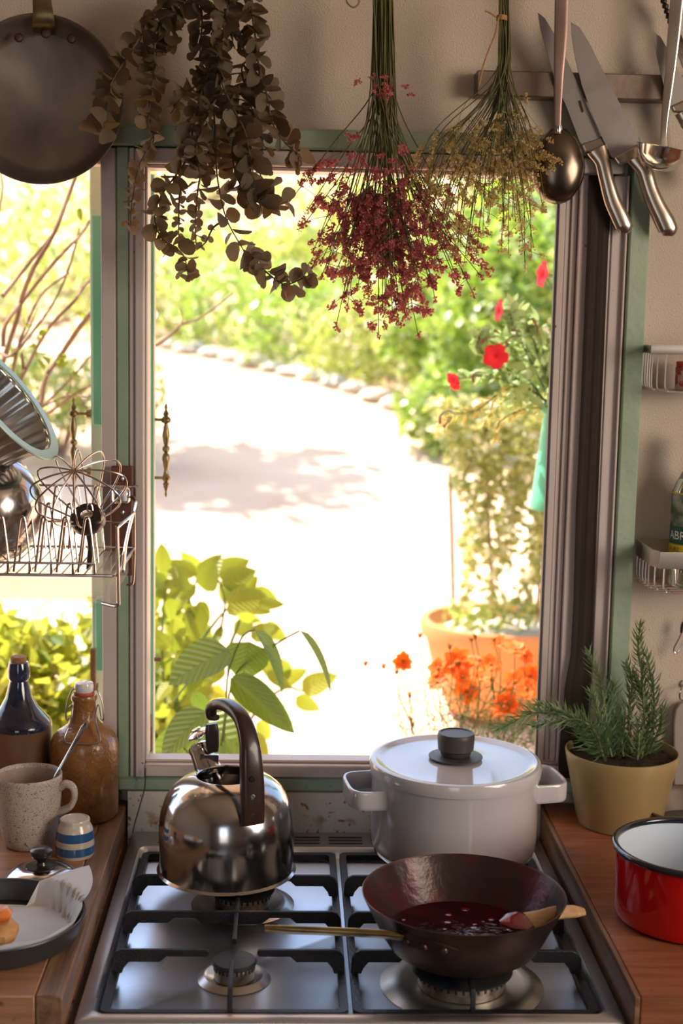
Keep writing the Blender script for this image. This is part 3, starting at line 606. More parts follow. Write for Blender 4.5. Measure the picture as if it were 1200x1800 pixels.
# ================================================================== LEFT COUNTER THINGS
c = C(36, 1425, KZ); bt = thing('stoneware_bottle', c, 'brown stoneware bottle with cobalt glazed neck and cork, far left', 'bottle')
B().lathe(c, prof_px(c, 36, [(0, 1425), (52, 1425), (55, 1421), (56, 1410), (56, 1275)]), 56).obj('body', M['browncl'], bt)
B().lathe(c, prof_px(c, 36, [(56, 1276), (56.5, 1272), (55, 1266), (44, 1255), (32, 1241), (23, 1224), (17.5, 1202), (16, 1196), (19.5, 1190), (19.5, 1178), (17.5, 1168), (16.5, 1164), (15, 1163), (13, 1164)]), 48).obj('glazed_neck', M['bluegl'], bt)
B().lathe(c, prof_px(c, 36, [(12.5, 1170), (13, 1163), (14, 1155), (12.5, 1153.5), (0, 1153.3)]), 24).obj('cork', M['cork'], bt)
c = C(149, 1433, KZ); b2 = thing('swing_top_bottle', c, 'speckled brown glazed flip top bottle with white porcelain stopper', 'bottle')
B().lathe(c, prof_px(c, 149, [(0, 1433), (52, 1433), (57, 1430), (59, 1423), (59, 1315), (58, 1302), (54, 1292), (46, 1284), (36, 1278), (28, 1271), (23, 1262), (20.5, 1250), (20, 1232), (22, 1229), (22.5, 1225), (21, 1221), (18, 1220), (14, 1221)]), 64).obj('body', M['saltglaze'], b2)
B().lathe(c, prof_px(c, 149, [(14, 1222), (17.5, 1220), (18, 1217), (17, 1215)]), 32).obj('rubber_seal', M['rubber'], b2)
B().lathe(c, prof_px(c, 149, [(15, 1216), (16.5, 1214), (16.8, 1205), (15.5, 1200), (12, 1198), (0, 1197.5)]), 32).obj('stopper', M['porcelain'], b2)
nk = 24*mpp(c)
for s in (-1, 1):
    B().tube(smooth_path([at(149+s*16, 1212, c.y), at(149+s*22, 1213, c.y-.002), at(149+s*30, 1232, c.y-.004), at(149+s*33, 1255, c.y-.006), at(149+s*32, 1266, c.y-.006), at(149+s*27, 1262, c.y-.006)]), .0011, 8).obj('bail_wire', M['greywire'], b2)
fy = c.y
B().tube(smooth_path([at(122, 1243, fy-.004), at(127, 1240, fy-.010), at(125, 1262, fy-.018), at(120, 1278, fy-.030), at(113, 1297, fy-.038), at(117, 1306, fy-.042), at(135, 1308, fy-.0455), at(160, 1308, fy-.0455), at(174, 1304, fy-.042), at(175, 1294, fy-.037), at(168, 1270, fy-.024), at(170, 1245, fy-.010), at(174, 1240, fy-.004), at(178, 1262, fy-.004)], 6), .0011, 8).obj('lever_wire', M['greywire'], b2)
B().tube([at(149, 1264, fy)+Vector((math.cos(a)*nk*.9, math.sin(a)*nk*.9, 0)) for a in np.linspace(0, 6.2, 24)], .0010, 8, closed=True).obj('neck_wire', M['greywire'], b2)
# mug
c = C(52, 1484, KZ); mg = thing('mug', c, 'large speckled grey stoneware mug holding a teaspoon', 'mug')
B().lathe(c, prof_px(c, 52, [(0, 1483), (36, 1484), (41, 1481), (46, 1470), (52, 1440), (56, 1400), (57.5, 1365), (57.5, 1360), (56.5, 1358.5), (55, 1360), (54, 1366)]), 56).obj('body', M['mug'], mg)
B().lathe(c, prof_px(c, 52, [(54.2, 1365), (53, 1395), (49, 1440), (42, 1472), (0, 1476)]), 48).obj('inside', M['muginside'], mg)
B().strap(smooth_path([at(104, 1384, c.y-.006), at(116, 1378, c.y-.008), at(128, 1384, c.y-.010), at(131, 1400, c.y-.011), at(125, 1416, c.y-.010), at(112, 1424, c.y-.008), at(102, 1428, c.y-.006)], 5), (0, 1, .1), .014, [.011, .009, .008, .008, .009, .011], 14, .8).obj('handle', M['mug'], mg)
ts = thing('teaspoon', at(97, 1368, c.y), 'slim steel teaspoon standing in the speckled mug', 'spoon')
B().strap(smooth_path([at(70, 1420, c.y-.004), at(97, 1366, c.y+.006), at(120, 1325, c.y+.012), at(138, 1295, c.y+.016), at(147, 1278, c.y+.018), at(151, 1270, c.y+.018)], 4), (.8, .4, .5), [.004, .0042, .0048, .007, .0085, .005], [.002, .0022, .002, .0016, .0014, .001], 12, .8).obj('handle', M['chrome_bright'], ts)
B().lathe(at(64, 1432, c.y-.004), [(0, -.004), (.007, -.003), (.010, 0), (.0095, .0004), (.006, -.002), (0, -.003)], 20, M=Matrix.Diagonal((1, 1.4, 1))).obj('bowl', M['chrome_bright'], ts)
# striped cup
c = C(132, 1502, KZ); cp = thing('egg_cup', c, 'small upturned cream cup with blue stripes beside the brown bottle', 'cup')
pr = [(0, 1502), (32, 1502), (33.5, 1499), (34, 1490), (33.5, 1478), (32.5, 1462), (30, 1452), (27, 1447), (26, 1444), (26.5, 1440), (25.5, 1438), (22, 1437.5), (21, 1440), (0, 1441)]
B().lathe(c, prof_px(c, 132, pr), 48).obj('body', M['cream'], cp)
for ya, yb, ra, rb in ((1457, 1472, 31.8, 33.4), (1482, 1496, 34.0, 34.2)):
    B().lathe(c, prof_px(c, 132, [(ra-.6, ya), (ra+.25, ya+.4), ((ra+rb)/2+.3, (ya+yb)/2), (rb+.25, yb-.4), (rb-.6, yb)]), 48).obj('stripe', M['stripeblue'], cp)
B().lathe(c, prof_px(c, 132, [(21.5, 1438.5), (0, 1439)]), 32).obj('white_base', M['porcelain'], cp)
# kettle lid
c = C(73, 1541, KZ); kl = thing('domed_lid', c, 'domed chrome lid with round black knob lying on left worktop', 'lid')
B().lathe(c, prof_px(c, 73, [(58, 1541), (61, 1540), (61, 1537.5), (56, 1533), (46, 1527), (34, 1523), (0, 1521)]), 56).obj('dome', M['chrome'], kl)
B().lathe(c, prof_px(c, 73, [(27, 1524), (28, 1522.5), (27, 1521), (20, 1520), (11, 1519), (9, 1514), (11, 1509), (17, 1505), (20, 1499), (19, 1494), (14, 1490), (7, 1488), (0, 1487.7)]), 40).obj('knob', M['blackplastic'], kl)
# baking pan, parchment and pastry
c = C(-8, 1645, KZ); mm = mpp(c); bp = thing('baking_tin', c, 'round dark baking tin lined with parchment at left front edge', 'tin')
Rb = 155*mm; hb_ = .026
B().lathe(c, [(0, 0), (Rb*.90, 0), (Rb*.93, .002), (Rb*.985, hb_*.94), (Rb*1.01, hb_), (Rb*1.005, hb_+.0015), (Rb*.985, hb_+.001), (Rb*.965, hb_*.9), (Rb*.91, .004), (0, .003)], 72).obj('body', M['bakepan'], bp)
pp = B(); V = [c+Vector((0, 0, .005))]; NA, NRr = 120, 18
for i in range(1, NRr+1):
    for k in range(NA):
        a = 2*math.pi*k/NA; t = i/NRr; deg = math.degrees(a)
        ext = 1.0+.50*max(0, 1-abs(deg-51)/(16 if deg > 51 else 40))**1.15+.02*math.exp(-((deg-0)/18)**2)
        if 70 < deg < 128: ext = .80
        r = Rb*.955*t*ext; z = .005
        rr = r/Rb
        if rr > .84: z = .005+min(.0275, (rr-.84)*.22)+max(0, rr-1)*.012+(.004*math.sin(a*9) if rr > .9 else 0)*.4
        z += .0007*math.sin(a*7+r*90)
        V.append(c+Vector((r*math.cos(a), r*math.sin(a), z)))
pp.add(V, [(0, 1+k, 1+(k+1) % NA) for k in range(NA)]+[(1+(i-1)*NA+k, 1+i*NA+k, 1+i*NA+(k+1) % NA, 1+(i-1)*NA+(k+1) % NA) for i in range(1, NRr) for k in range(NA)])
po = pp.obj('baking_parchment', M['paper'], origin=c+Vector((0, 0, .005)), label='creased white baking parchment lining the round dark tin', cat='paper')
ps = thing('fruit_pastry', at(0, 1640, c.y), 'golden baked pastry slice with orange fruit on the parchment, cut by left frame edge', 'pastry')
pq = C(-8, 1655, KZ+.010)
B().box((pq.x-.035, pq.y-.022, pq.z-.001), (pq.x+.024, pq.y+.020, pq.z+.024), .009).obj('crust', M['pastry'], ps)
B().lathe((pq.x+.002, pq.y+.012, pq.z+.026), [(0, -.006), (.012, -.004), (.015, .002), (.010, .008), (0, .010)], 20).obj('fruit', M['apricot'], ps)
w_ = B()
for k in range(14):
    a = uni(0, 6.28); r = uni(0, .03); q = C(120, 1560, KZ); 
crumb = B()
for px, py in ((152, 1531), (158, 1533), (130, 1665), (40, 1729)):
    q = C(px, py, KZ); crumb.lathe(q, [(0, .0012), (.0016, .0006), (.002, 0)], 8)
# ================================================================== RIGHT COUNTER THINGS
c = C(1087, 1446, KZ); pl = thing('herb_planter', c, 'mustard glazed round planter full of dark soil by right wall', 'planter')
B().lathe(c, prof_px(c, 1087, [(0, 1446), (64, 1446), (71, 1444.5), (72, 1441), (76, 1430), (86, 1380), (95, 1340), (98.5, 1322), (98, 1318.5), (95.5, 1318), (93.5, 1322), (90, 1345), (0, 1345)]), 72).obj('bowl', M['planter'], pl)
sb = B(); V = [c+Vector((0, 0, zr(c, 1087, 1330)-c.z))]; Rs = 92*mpp(c)
for i in range(1, 9):
    for k in range(40):
        a = 2*math.pi*k/40; r = Rs*i/8; V.append(c+Vector((r*math.cos(a), r*math.sin(a), zr(c, 1087, 1330)-c.z+uni(-.002, .003)-(.002 if i == 8 else 0))))
sb.add(V, [(0, 1+k, 1+(k+1) % 40) for k in range(40)]+[(1+(i-1)*40+k, 1+i*40+k, 1+i*40+(k+1) % 40, 1+(i-1)*40+(k+1) % 40) for i in range(1, 8) for k in range(40)])
sb.obj('soil', M['soil'], pl)
plc = c; soilz = zr(c, 1087, 1330)
rose = thing('rosemary', Vector((c.x, c.y, soilz)), 'bushy rosemary plant growing in the mustard glazed planter', 'plant')
def needles(path, spacing, L0, L1, dens=4, spread=.9):
    b = B(); tot = 0; pts = smooth_path(path, 8); acc = 0; k = 0; total = sum((pts[i+1]-pts[i]).length for i in range(len(pts)-1)); run = 0
    for i in range(len(pts)-1):
        seg = pts[i+1]-pts[i]; l = seg.length; t = seg.normalized(); u = 0
        while acc <= l:
            p = pts[i]+t*acc; f = (run+acc)/total
            for q in range(dens):
                ang = k*1.1+q*6.283/dens+uni(-.3, .3); o = t.orthogonal().normalized(); o2 = t.cross(o)
                out = o*math.cos(ang)+o2*math.sin(ang); d = (out*spread*(1.15-.6*f)+t*uni(.35, .8)+Vector((0, 0, .12))).normalized()
                L_ = uni(L0, L1)*(1-.45*f**3); wdt = .0016; sdv = d.cross(t).normalized()*wdt; cur = t*L_*.12
                b.add([p-sdv*.5, p+sdv*.5, p+d*L_*.55+sdv-cur*.2, p+d*L_+cur, p+d*L_*.55-sdv-cur*.2, p+d*L_*.5+d.cross(sdv).normalized()*.0006], [(0, 1, 5), (1, 2, 5), (2, 3, 5), (3, 4, 5), (4, 0, 5)])
            k += 1; acc += spacing
        acc -= l; run += l
    return b, pts
def Rp(px, py, dy=0): return at(px, py, plc.y+dy)
rs = [[Rp(1068, 1330), Rp(1066, 1270, -.01), Rp(1055, 1200, -.01), Rp(1040, 1165, -.005), Rp(1033, 1143)],
      [Rp(1128, 1330), Rp(1132, 1270), Rp(1128, 1190), Rp(1122, 1140), Rp(1124, 1098)],
      [Rp(1135, 1330, .01), Rp(1146, 1280), Rp(1150, 1230), Rp(1138, 1160), Rp(1131, 1150)],
      [Rp(1060, 1330, -.01), Rp(1035, 1285, -.02), Rp(990, 1258, -.03), Rp(940, 1252, -.05), Rp(905, 1268, -.06), Rp(872, 1283, -.07)],
      [Rp(1060, 1330, -.02), Rp(1040, 1290, -.04), Rp(1005, 1262, -.05), Rp(965, 1245, -.04), Rp(948, 1238, -.04)],
      [Rp(1080, 1330, .01), Rp(1082, 1280, .01), Rp(1076, 1235, .01), Rp(1078, 1200, .01)],
      [Rp(1120, 1335, -.03), Rp(1122, 1300, -.035), Rp(1120, 1272, -.04)],
      [Rp(1140, 1325, .01), Rp(1158, 1280, 0), Rp(1164, 1245, -.01)],
      [Rp(1110, 1330, .01), Rp(1105, 1270, .01), Rp(1110, 1200, .01), Rp(1100, 1165, .01)],
      [Rp(1058, 1330, -.02), Rp(1040, 1310, -.03), Rp(1020, 1290, -.04), Rp(1012, 1262, -.04)],
      [Rp(1060, 1330, -.03), Rp(1045, 1285, -.05), Rp(1015, 1265, -.06), Rp(975, 1268, -.06), Rp(935, 1278, -.06)],
      [Rp(1075, 1330, -.02), Rp(1062, 1280, -.03), Rp(1048, 1240, -.03), Rp(1040, 1215, -.03)],
      [Rp(1130, 1330, .02), Rp(1140, 1260, .02), Rp(1122, 1210, .02), Rp(1112, 1185, .02)], [Rp(1095, 1330, 0), Rp(1092, 1295, 0), Rp(1096, 1260, 0)]]
for i, p in enumerate(rs):
    b, pts = needles(p, .0040 if i != 6 else .0036, .018, .031, 3, 1.0)
    s = B().tube(pts, [.0015, .0013, .0008], 6).obj('sprig', M['rosestem'], rose)
    b.obj('needles', M['rosemary'], s, kind='stuff', smooth=False)
# red pot
zrp = .935; c = C(1211, 1612, KZ); t_ = thing('red_saucepan', c, 'shiny red enamel saucepan with pale inside and black rim', 'saucepan')
zr_ = at(1213, 1489, c.y).z-c.z; mr = 139*(-(MR.transposed() @ (c+Vector((0, 0, zr_))-CAM)).z/F)
B().lathe(c, [(0, 0), (mr*.86, 0), (mr*.93, .004), (mr*.96, .012), (mr*.965, zr_-.002)], 72).obj('body', M['red'], t_)
B().lathe(c, [(mr*.955, zr_), (mr*.95, zr_*.5), (mr*.94, .012), (mr*.86, .004), (0, .004)], 72).obj('inside', M['enamel_blue'], t_)
B().tube([c+Vector((math.cos(a)*mr*.972, math.sin(a)*mr*.972, zr_)) for a in np.linspace(0, 2*math.pi, 73)[:-1]], .0042, 10, closed=True).obj('rim', M['black_enamel'], t_)
B().strap(smooth_path([c+Vector((mr*.95, -.02, zr_*.8)), c+Vector((mr+.03, -.02, zr_*.8)), c+Vector((mr+.03, .02, zr_*.8)), c+Vector((mr*.95, .02, zr_*.8))], 5), (0, 0, 1), .014, .004).obj('handle', M['black_enamel'], t_)
# dark bowl behind
c = C(1218, 1455, KZ); t_ = thing('metal_bowl', c, 'dark tarnished metal bowl between planter and red saucepan', 'bowl')
B().lathe(c, prof_px(c, 1218, [(0, 1453), (60, 1453), (72, 1448), (88, 1430), (96, 1418), (100, 1415), (101, 1413), (99, 1411.5), (95, 1413), (90, 1420), (66, 1446), (0, 1449)]), 64).obj('body', M['carbon_pan'], t_)

# ================================================================== WALL THINGS (right)
SY = .016
st = thing('magnetic_knife_strip', at(1050, 150, WY), 'dark steel magnetic knife strip screwed across the plaster wall', 'knife rack')
B().box((X(838, 150, SY), SY, Z(1000, 172, SY)), (X(838, 150, SY)+.42, WY, Z(1000, 127, SY)), .0015).obj('bar', M['strip'], st)
def knife(name, label, outline, heel, htop, hpath, wds, Y):
    k = thing(name, at(*heel, Y), label, 'knife', 'steel knives on the magnetic strip')
    o = B().prism([at(x, y, Y) for x, y in outline], (0, -.0008, 0), (0, .0010, 0)).obj('blade', M['blade'], k, smooth=False); fixn(o)
    o = B().prism([at(x, y, Y-.001) for x, y in htop], (0, -.004, 0), (0, .004, 0)).obj('bolster', M['khandle'], k, smooth=False); fixn(o)
    bv = o.modifiers.new('b', 'BEVEL'); bv.width = .0025; bv.segments = 3
    pts = smooth_path([at(x, y, Y-.006) for x, y in hpath], 5)
    B().strap(pts, (1, 0, .45), [q*1.14*mpp(at(*heel, Y)) for q in wds], [.012, .014, .016, .017, .016, .010], 18, .8).obj('handle', M['khandle'], k)
knife('chef_knife', 'chef knife half hidden behind the big serving spoon handle', [(945, 22), (949, 50), (960, 90), (976, 145), (996, 190), (1017, 246), (1022, 256), (1056, 244), (1048, 222), (1020, 160), (1000, 115), (975, 62), (957, 32)], (1035, 255), [(1020, 254), (1057, 242), (1064, 262), (1070, 278), (1044, 282), (1040, 270), (1027, 268)], [(1048, 262), (1058, 285), (1066, 320), (1076, 355), (1090, 385), (1096, 400), (1096, 410)], [34, 24, 24, 27, 29, 28, 14], .011)
knife('chef_knife', 'long wide chef knife at the centre of the strip, handle over green trim', [(1003, 39), (1004, 60), (1010, 100), (1022, 150), (1040, 200), (1058, 242), (1075, 278), (1125, 252), (1112, 225), (1085, 175), (1060, 125), (1035, 75), (1018, 48)], (1095, 275), [(1076, 277), (1126, 251), (1134, 262), (1142, 285), (1122, 290), (1108, 285), (1086, 291)], [(1122, 275), (1132, 300), (1142, 335), (1155, 365), (1168, 390), (1174, 405), (1174, 415)], [40, 26, 26, 28, 31, 30, 15], .004)
knife('chef_knife', 'knife mostly hidden behind the ladle handle at right frame edge', [(1148, 56), (1149, 75), (1156, 110), (1166, 150), (1178, 188), (1212, 172), (1200, 140), (1178, 95), (1160, 65)], (1190, 185), [(1178, 187), (1212, 172), (1222, 190), (1226, 205), (1208, 208), (1200, 200), (1183, 198)], [(1205, 195), (1216, 230), (1226, 270), (1238, 300), (1246, 320)], [36, 24, 27, 30, 16], .006)
# etched mark on the first blade
B().prism([at(1016, 178, .0095), at(1020, 176, .0095), at(1026, 196, .0095), at(1022, 198, .0095)], (0, 0, 0), (0, .0004, 0)).obj('etched_mark', M['darktool'], bpy.data.objects['chef_knife'], smooth=False)
YS = -.015
sp_ = thing('serving_spoon', at(980, 290, YS), 'large dark serving spoon hanging bowl down in front of knives', 'spoon')
B().strap(smooth_path([at(987, -30, YS), at(985, 60, YS), at(982, 130, YS), at(980, 190, YS), at(979, 235, YS)], 4), (1, 0, 0), [.0185, .017, .013, .0105, .010], [.003, .003, .0035, .004, .005], 12, .5).obj('handle', M['copperish'], sp_)
s = mpp(at(980, 290, YS)); cc = at(980, 292, YS+.010)
bb = B(); V = []; NU, NV = 16, 40
for i in range(NU+1):
    r = i/NU
    for k in range(NV):
        a = 2*math.pi*k/NV; x = math.cos(a)*r*49; y = math.sin(a)*r*66; y = y*(1.0 if y < 0 else 1.02); tp = 1-.18*max(0, y/66)
        V.append(cc+Vector((x*tp*s, -.019*(1-r*r)**.5 if r < 1 else 0, y*s)))
bb.add(V, [(i*NV+k, i*NV+(k+1) % NV, (i+1)*NV+(k+1) % NV, (i+1)*NV+k) for i in range(NU) for k in range(NV)])
bo = bb.obj('bowl', M['darkbowl'] if 'darkbowl' in M else P('dark_spoon_bowl', (.15, .115, .09), .22, 1.0), sp_); fixn(bo)
md = bo.modifiers.new('s', 'SOLIDIFY'); md.thickness = .0012; md.offset = -1
B().lathe(at(980, 232, YS+.001), [(.0052, 0), (.0056, .004), (.0052, .008)], 16).obj('collar', M['chrome_bright'], sp_)
YL = -.02
la = thing('ladle', at(1170, 270, YL), 'steel soup ladle hanging at the top right corner', 'ladle')
B().strap(smooth_path([at(1192, -30, YL+.01), at(1184, 60, YL+.01), at(1176, 140, YL+.008), at(1169, 200, YL+.006), at(1166, 240, YL+.004), at(1166, 258, YL+.002)], 4), (1, 0, 0), [.0185, .017, .0135, .0105, .009, .014], [.003, .003, .0032, .0035, .004, .004], 12, .5).obj('handle', M['ladle'], la)
rl = 47*mpp(at(1168, 270, YL)); cl = at(1166, 262, YL-.022)
Ml = Matrix.Rotation(math.radians(8), 3, 'X') @ Matrix.Rotation(math.radians(9), 3, 'Y')
B().lathe(cl, [(0, -rl*.80), (rl*.35, -rl*.75), (rl*.68, -rl*.56), (rl*.9, -rl*.26), (rl, .002), (rl*1.03, .003), (rl*.97, .001), (rl*.86, -rl*.25), (rl*.64, -rl*.50), (0, -rl*.70)], 48, M=Ml).obj('bowl', M['ladle'], la)
tl = thing('twisted_whisk', at(1180, 40, .01), 'dark utensil with a twisted beaded handle at top right corner', 'utensil')
pts = [at(1168+i*1.6, -8+i*10, .02) for i in range(13)]
for k in range(8): B().lathe(at(1166+k*3.0, 2+k*9, .02), [(0, -.004), (.004, -.0025), (.0045, 0), (.004, .0025), (0, .004)], 12).obj('bead', M['darktool'], tl)
for k in range(5): B().tube([at(1186+k*3, 70, .015), at(1192+k*4, 95, .012), at(1205+k*5, 130, .012)], .0012, 6).obj('tine', M['khandle'], tl)
B().tube([at(1185, 10, .018), at(1192, 60, .016), at(1198, 74, .016)], .0030, 10).obj('shank', M['darktool'], tl)
# caddies
def caddy(name, label, zt_, zb_, band, xw, xf, Yf, jl):
    t = thing(name, (xw, WY, zb_), label, 'shelf', 'satin wire wall shelves'); W_ = .30
    p = [Vector((xw, WY-.001, zt_)), Vector((xw, Yf+.02, zt_)), Vector((xw+.006, Yf+.008, zt_)), Vector((xf, Yf, zt_)), Vector((xw+W_, Yf, zt_))]
    o = B().strap(p, (0, 0, 1), band, .002, 10, .3).obj('band', M['rack'], t)
    n = 7
    for k in range(n):
        y = WY-.004-(WY-.004-Yf)*k/(n-1)*.93; x = xw+.0015 if k < n-2 else xw+(.006 if k == n-2 else .014)
        B().tube(smooth_path([(x, y, zt_-band*.4), (x, y, zb_+.01), (x+.004, y, zb_+.002), (x+.012, y, zb_), (xw+W_*.5, y, zb_), (xw+W_, y, zb_)], 4), .0012, 6).obj('wire', M['rack'], t)
    for k in range(3):
        B().tube([(xw+.03+.03*k, WY-.004, zb_-.001), (xw+.03+.03*k, Yf+.01, zb_-.001)], .0012, 6).obj('cross_wire', M['rack'], t)
    B().box((xw, WY-.003, zt_-band*.5), (xw+W_, WY-.001, zt_+band*.5)).obj('back_band', M['rack'], t)
    return t
a = at(1127, 610, WY); q = at(1152, 632, 0)
zu = at(1135, 613, WY-.02).z; zub = at(1150, 689, WY-.09).z
caddy('wall_shelf', 'upper satin wire wall shelf, narrow band, holding a small jar', zu, zub, .0115, at(1128, 620, WY).x, at(1145, 625, -.04).x, WY-.085, 0)
zl_, zlb = at(1130, 965, WY-.02).z, at(1160, 1046, WY-.12).z
caddy('wall_shelf', 'lower satin wire wall shelf, wide band, holding the oil bottle', zl_, zlb, .0235, at(1117, 970, WY).x, at(1160, 995, -.07).x, WY-.115, 0)
jr_ = thing('spice_jar', Vector((at(1210, 660, -.0).x, .0, zub+.001)), 'small jar with red lid in the upper wire shelf', 'jar')
jc = Vector((at(1215, 660, .0).x, .0, zub+.0015)); hj = at(1200, 635, 0).z-jc.z
B().lathe(jc, [(0, 0), (.0205, 0), (.022, .002), (.022, hj*.8), (.020, hj*.83)], 32).obj('body', M['jarbody'], jr_)
B().lathe(jc, [(.020, hj*.83), (.0215, hj*.84), (.0215, hj*.98), (.020, hj), (0, hj)], 32).obj('lid', M['jarlid'], jr_)
oy = WY-.055; oc2 = Vector((at(1214, 950, oy).x, oy, zlb+.002)); ob = thing('oil_bottle', oc2, 'glass olive oil bottle with green and yellow label in lower wire shelf', 'bottle')
ro = 37*mpp(oc2); hz = lambda py: at(1200, py, oy).z-oc2.z
B().lathe(oc2, [(0, 0), (ro*.9, 0), (ro, .004), (ro, hz(880)), (ro*.96, hz(862)), (ro*.80, hz(845)), (ro*.5, hz(830)), (ro*.36, hz(812)), (ro*.36, hz(770)), (ro*.30, hz(768))], 48).obj('glass', M['glassb'], ob)
B().lathe(oc2, [(0, .003), (ro*.9, .003), (ro*.93, .006), (ro*.93, hz(900)), (0, hz(900))], 40).obj('oil', M['oil'], ob)
B().lathe(oc2, [(ro*.82, hz(848)), (ro*.62, hz(834)), (ro*.42, hz(818)), (ro*.42, hz(766)), (0, hz(764))], 40).obj('foil_cap', M['foil'], ob)
for nm, ya, yb, mk_ in (('picture_label', 866, 922, 'labelp'), ('name_label', 922, 954, 'labelg'), ('lower_label', 954, 984, 'labely'), ('label_edge', 864, 866.5, 'labely'), ('label_edge', 953, 955, 'labely')):
    B().lathe(oc2, [(ro*1.006, hz(yb)), (ro*1.006, hz(ya))], 48).obj(nm, M[mk_], ob)
def wrap_text(txt, size, m, py, px_start, rad, parent, name):
    cu = bpy.data.curves.new(name, 'FONT'); cu.body = txt; cu.size = size; cu.extrude = 0
    o = bpy.data.objects.new('tmp', cu); COL.objects.link(o); bpy.context.view_layer.update()
    me = bpy.data.meshes.new_from_object(o.evaluated_get(bpy.context.evaluated_depsgraph_get())); bpy.data.objects.remove(o)
    x0 = at(px_start, py, oy-rad).x-oc2.x; th0 = math.asin(max(-.999, min(.999, x0/rad))); z0 = hz(py)
    for v in me.vertices:
        th = th0+v.co.x/rad; v.co = Vector((math.sin(th)*rad, -math.cos(th)*rad, z0+v.co.y))
    me.materials.clear(); me.materials.append(m); ob_ = bpy.data.objects.new(name, me); COL.objects.link(ob_); ob_.parent = parent
wrap_text('ABRO', .0165, M['labelw'], 945, 1180, ro*1.012, ob, 'brand_lettering')
wrap_text('PURE', .0095, M['labeld'], 967, 1183, ro*1.012, ob, 'label_lettering')
wrap_text('OLIVE OIL', .0110, M['labeld'], 981, 1178.5, ro*1.012, ob, 'label_lettering')
# hanging clip + milky board + string loop
hk = thing('wire_clip', at(1185, 1115, WY-.01), 'bent wire clip hanging on wall under the lower shelf', 'clip')
B().tube(smooth_path([at(1205, 1095, .03), at(1193, 1122, .03), at(1184, 1140, .03), at(1187, 1148, .03), at(1194, 1142, .03), at(1203, 1122, .03), at(1210, 1112, .03)], 5), .0012, 8).obj('wire', M['chrome'], hk)
B().tube(smooth_path([at(1197, 1112, .028), at(1199, 1098, .028), at(1204, 1090, .028)], 4), .0020, 8).obj('hinge', M['darktool'], hk)
hk = thing('wall_hook', at(1196, 1215, WY), 'small pale hook at right edge above the milky board', 'hook')
B().tube(smooth_path([at(1202, 1205, .04), at(1196, 1212, .03), at(1194, 1226, .03), at(1199, 1231, .03), at(1204, 1226, .03)], 5), .0012, 8).obj('wire', M['chrome'], hk)
B().lathe(at(1203, 1202, WY-.003), [(.0, .003), (.005, .002), (.006, 0)], 16, M=Matrix.Rotation(math.pi/2, 3, 'X')).obj('plate', M['rack'], hk)
bd = B(); pts = [at(1183, 1400, .036), at(1183, 1270, .036), at(1186, 1248, .036), at(1194, 1236, .036), at(1206, 1232, .036), at(1290, 1232, .036), at(1290, 1400, .036)]
o = bd.prism(pts, (0, -.004, 0), (0, .004, 0)).obj('chopping_board', M['board'], origin=at(1230, 1400, .036), label='milky plastic board with rounded corner standing against the right wall', cat='board', smooth=False); fixn(o)
bv = o.modifiers.new('b', 'BEVEL'); bv.width = .002; bv.segments = 2
B().tube(smooth_path([at(606, -12, .0), at(611, 6, .0), at(622, 13, .0), at(631, 4, .0), at(627, -12, .0)], 6), .0012, 7).obj('twine_loop', M['twine'], origin=at(620, 0, 0), label='loose loop of brown jute twine between the hanging bundles', cat='string')
# rail that everything hangs from (above the frame)
zrl = at(600, -60, -.03).z
rl_ = thing('hanging_rail', (0, -.03, zrl), 'steel rod above the frame carrying pan and dried bundles', 'rail')
B().tube([(-.9, -.03, zrl), (.9, -.03, zrl)], .004, 12).obj('rod', M['greywire'], rl_)
for x in (-.85, 0, .85): B().tube([(x, -.03, zrl), (x, WY, zrl+.01)], .003, 8).obj('bracket', M['greywire'], rl_)
# frying pan
PY = -.035; pc_ = at(74, 178, PY); mp = mpp(pc_); fp = thing('frying_pan', pc_, 'flat patinated steel frying pan hanging on the wall at top left', 'pan')
Rx = Matrix.Rotation(math.pi/2, 3, 'X')
R_ = 145*mp
# axis +Z of lathe -> toward camera (-Y)
B().lathe(pc_, [(0, -.018), (R_*.80, -.018), (R_*.86, -.014), (R_*.985, .014), (R_*1.0, .016), (R_*1.0, .0175), (R_*.985, .0165), (R_*.95, .010), (R_*.84, -.012), (R_*.78, -.0155), (0, -.0155)], 80, M=Rx).obj('body', M['carbon_pan'], fp, ang=45)
B().strap(smooth_path([at(78, 58, PY+.004), at(77, 44, PY-.012), at(76, 25, PY-.018), at(74, 0, PY-.016), at(73, -45, PY-.014)], 4), (1, 0, 0), [.030, .030, .026, .024, .022], .0035, 12, .4).obj('handle', M['brass_dark'], fp)
for px, py in ((33, 66), (80, 59), (126, 68)):
    B().lathe(at(px, py, PY-.004), [(0, .0025), (.0045, .0018), (.0060, 0)], 18, M=Rx).obj('rivet', M['carbon'], fp)
B().tube([at(73, -40, PY-.014)+Vector((0, -.002, 0)), Vector((at(73, -60, PY).x, -.03, zrl+.002))], .0016, 8).obj('hook', M['greywire'], fp)

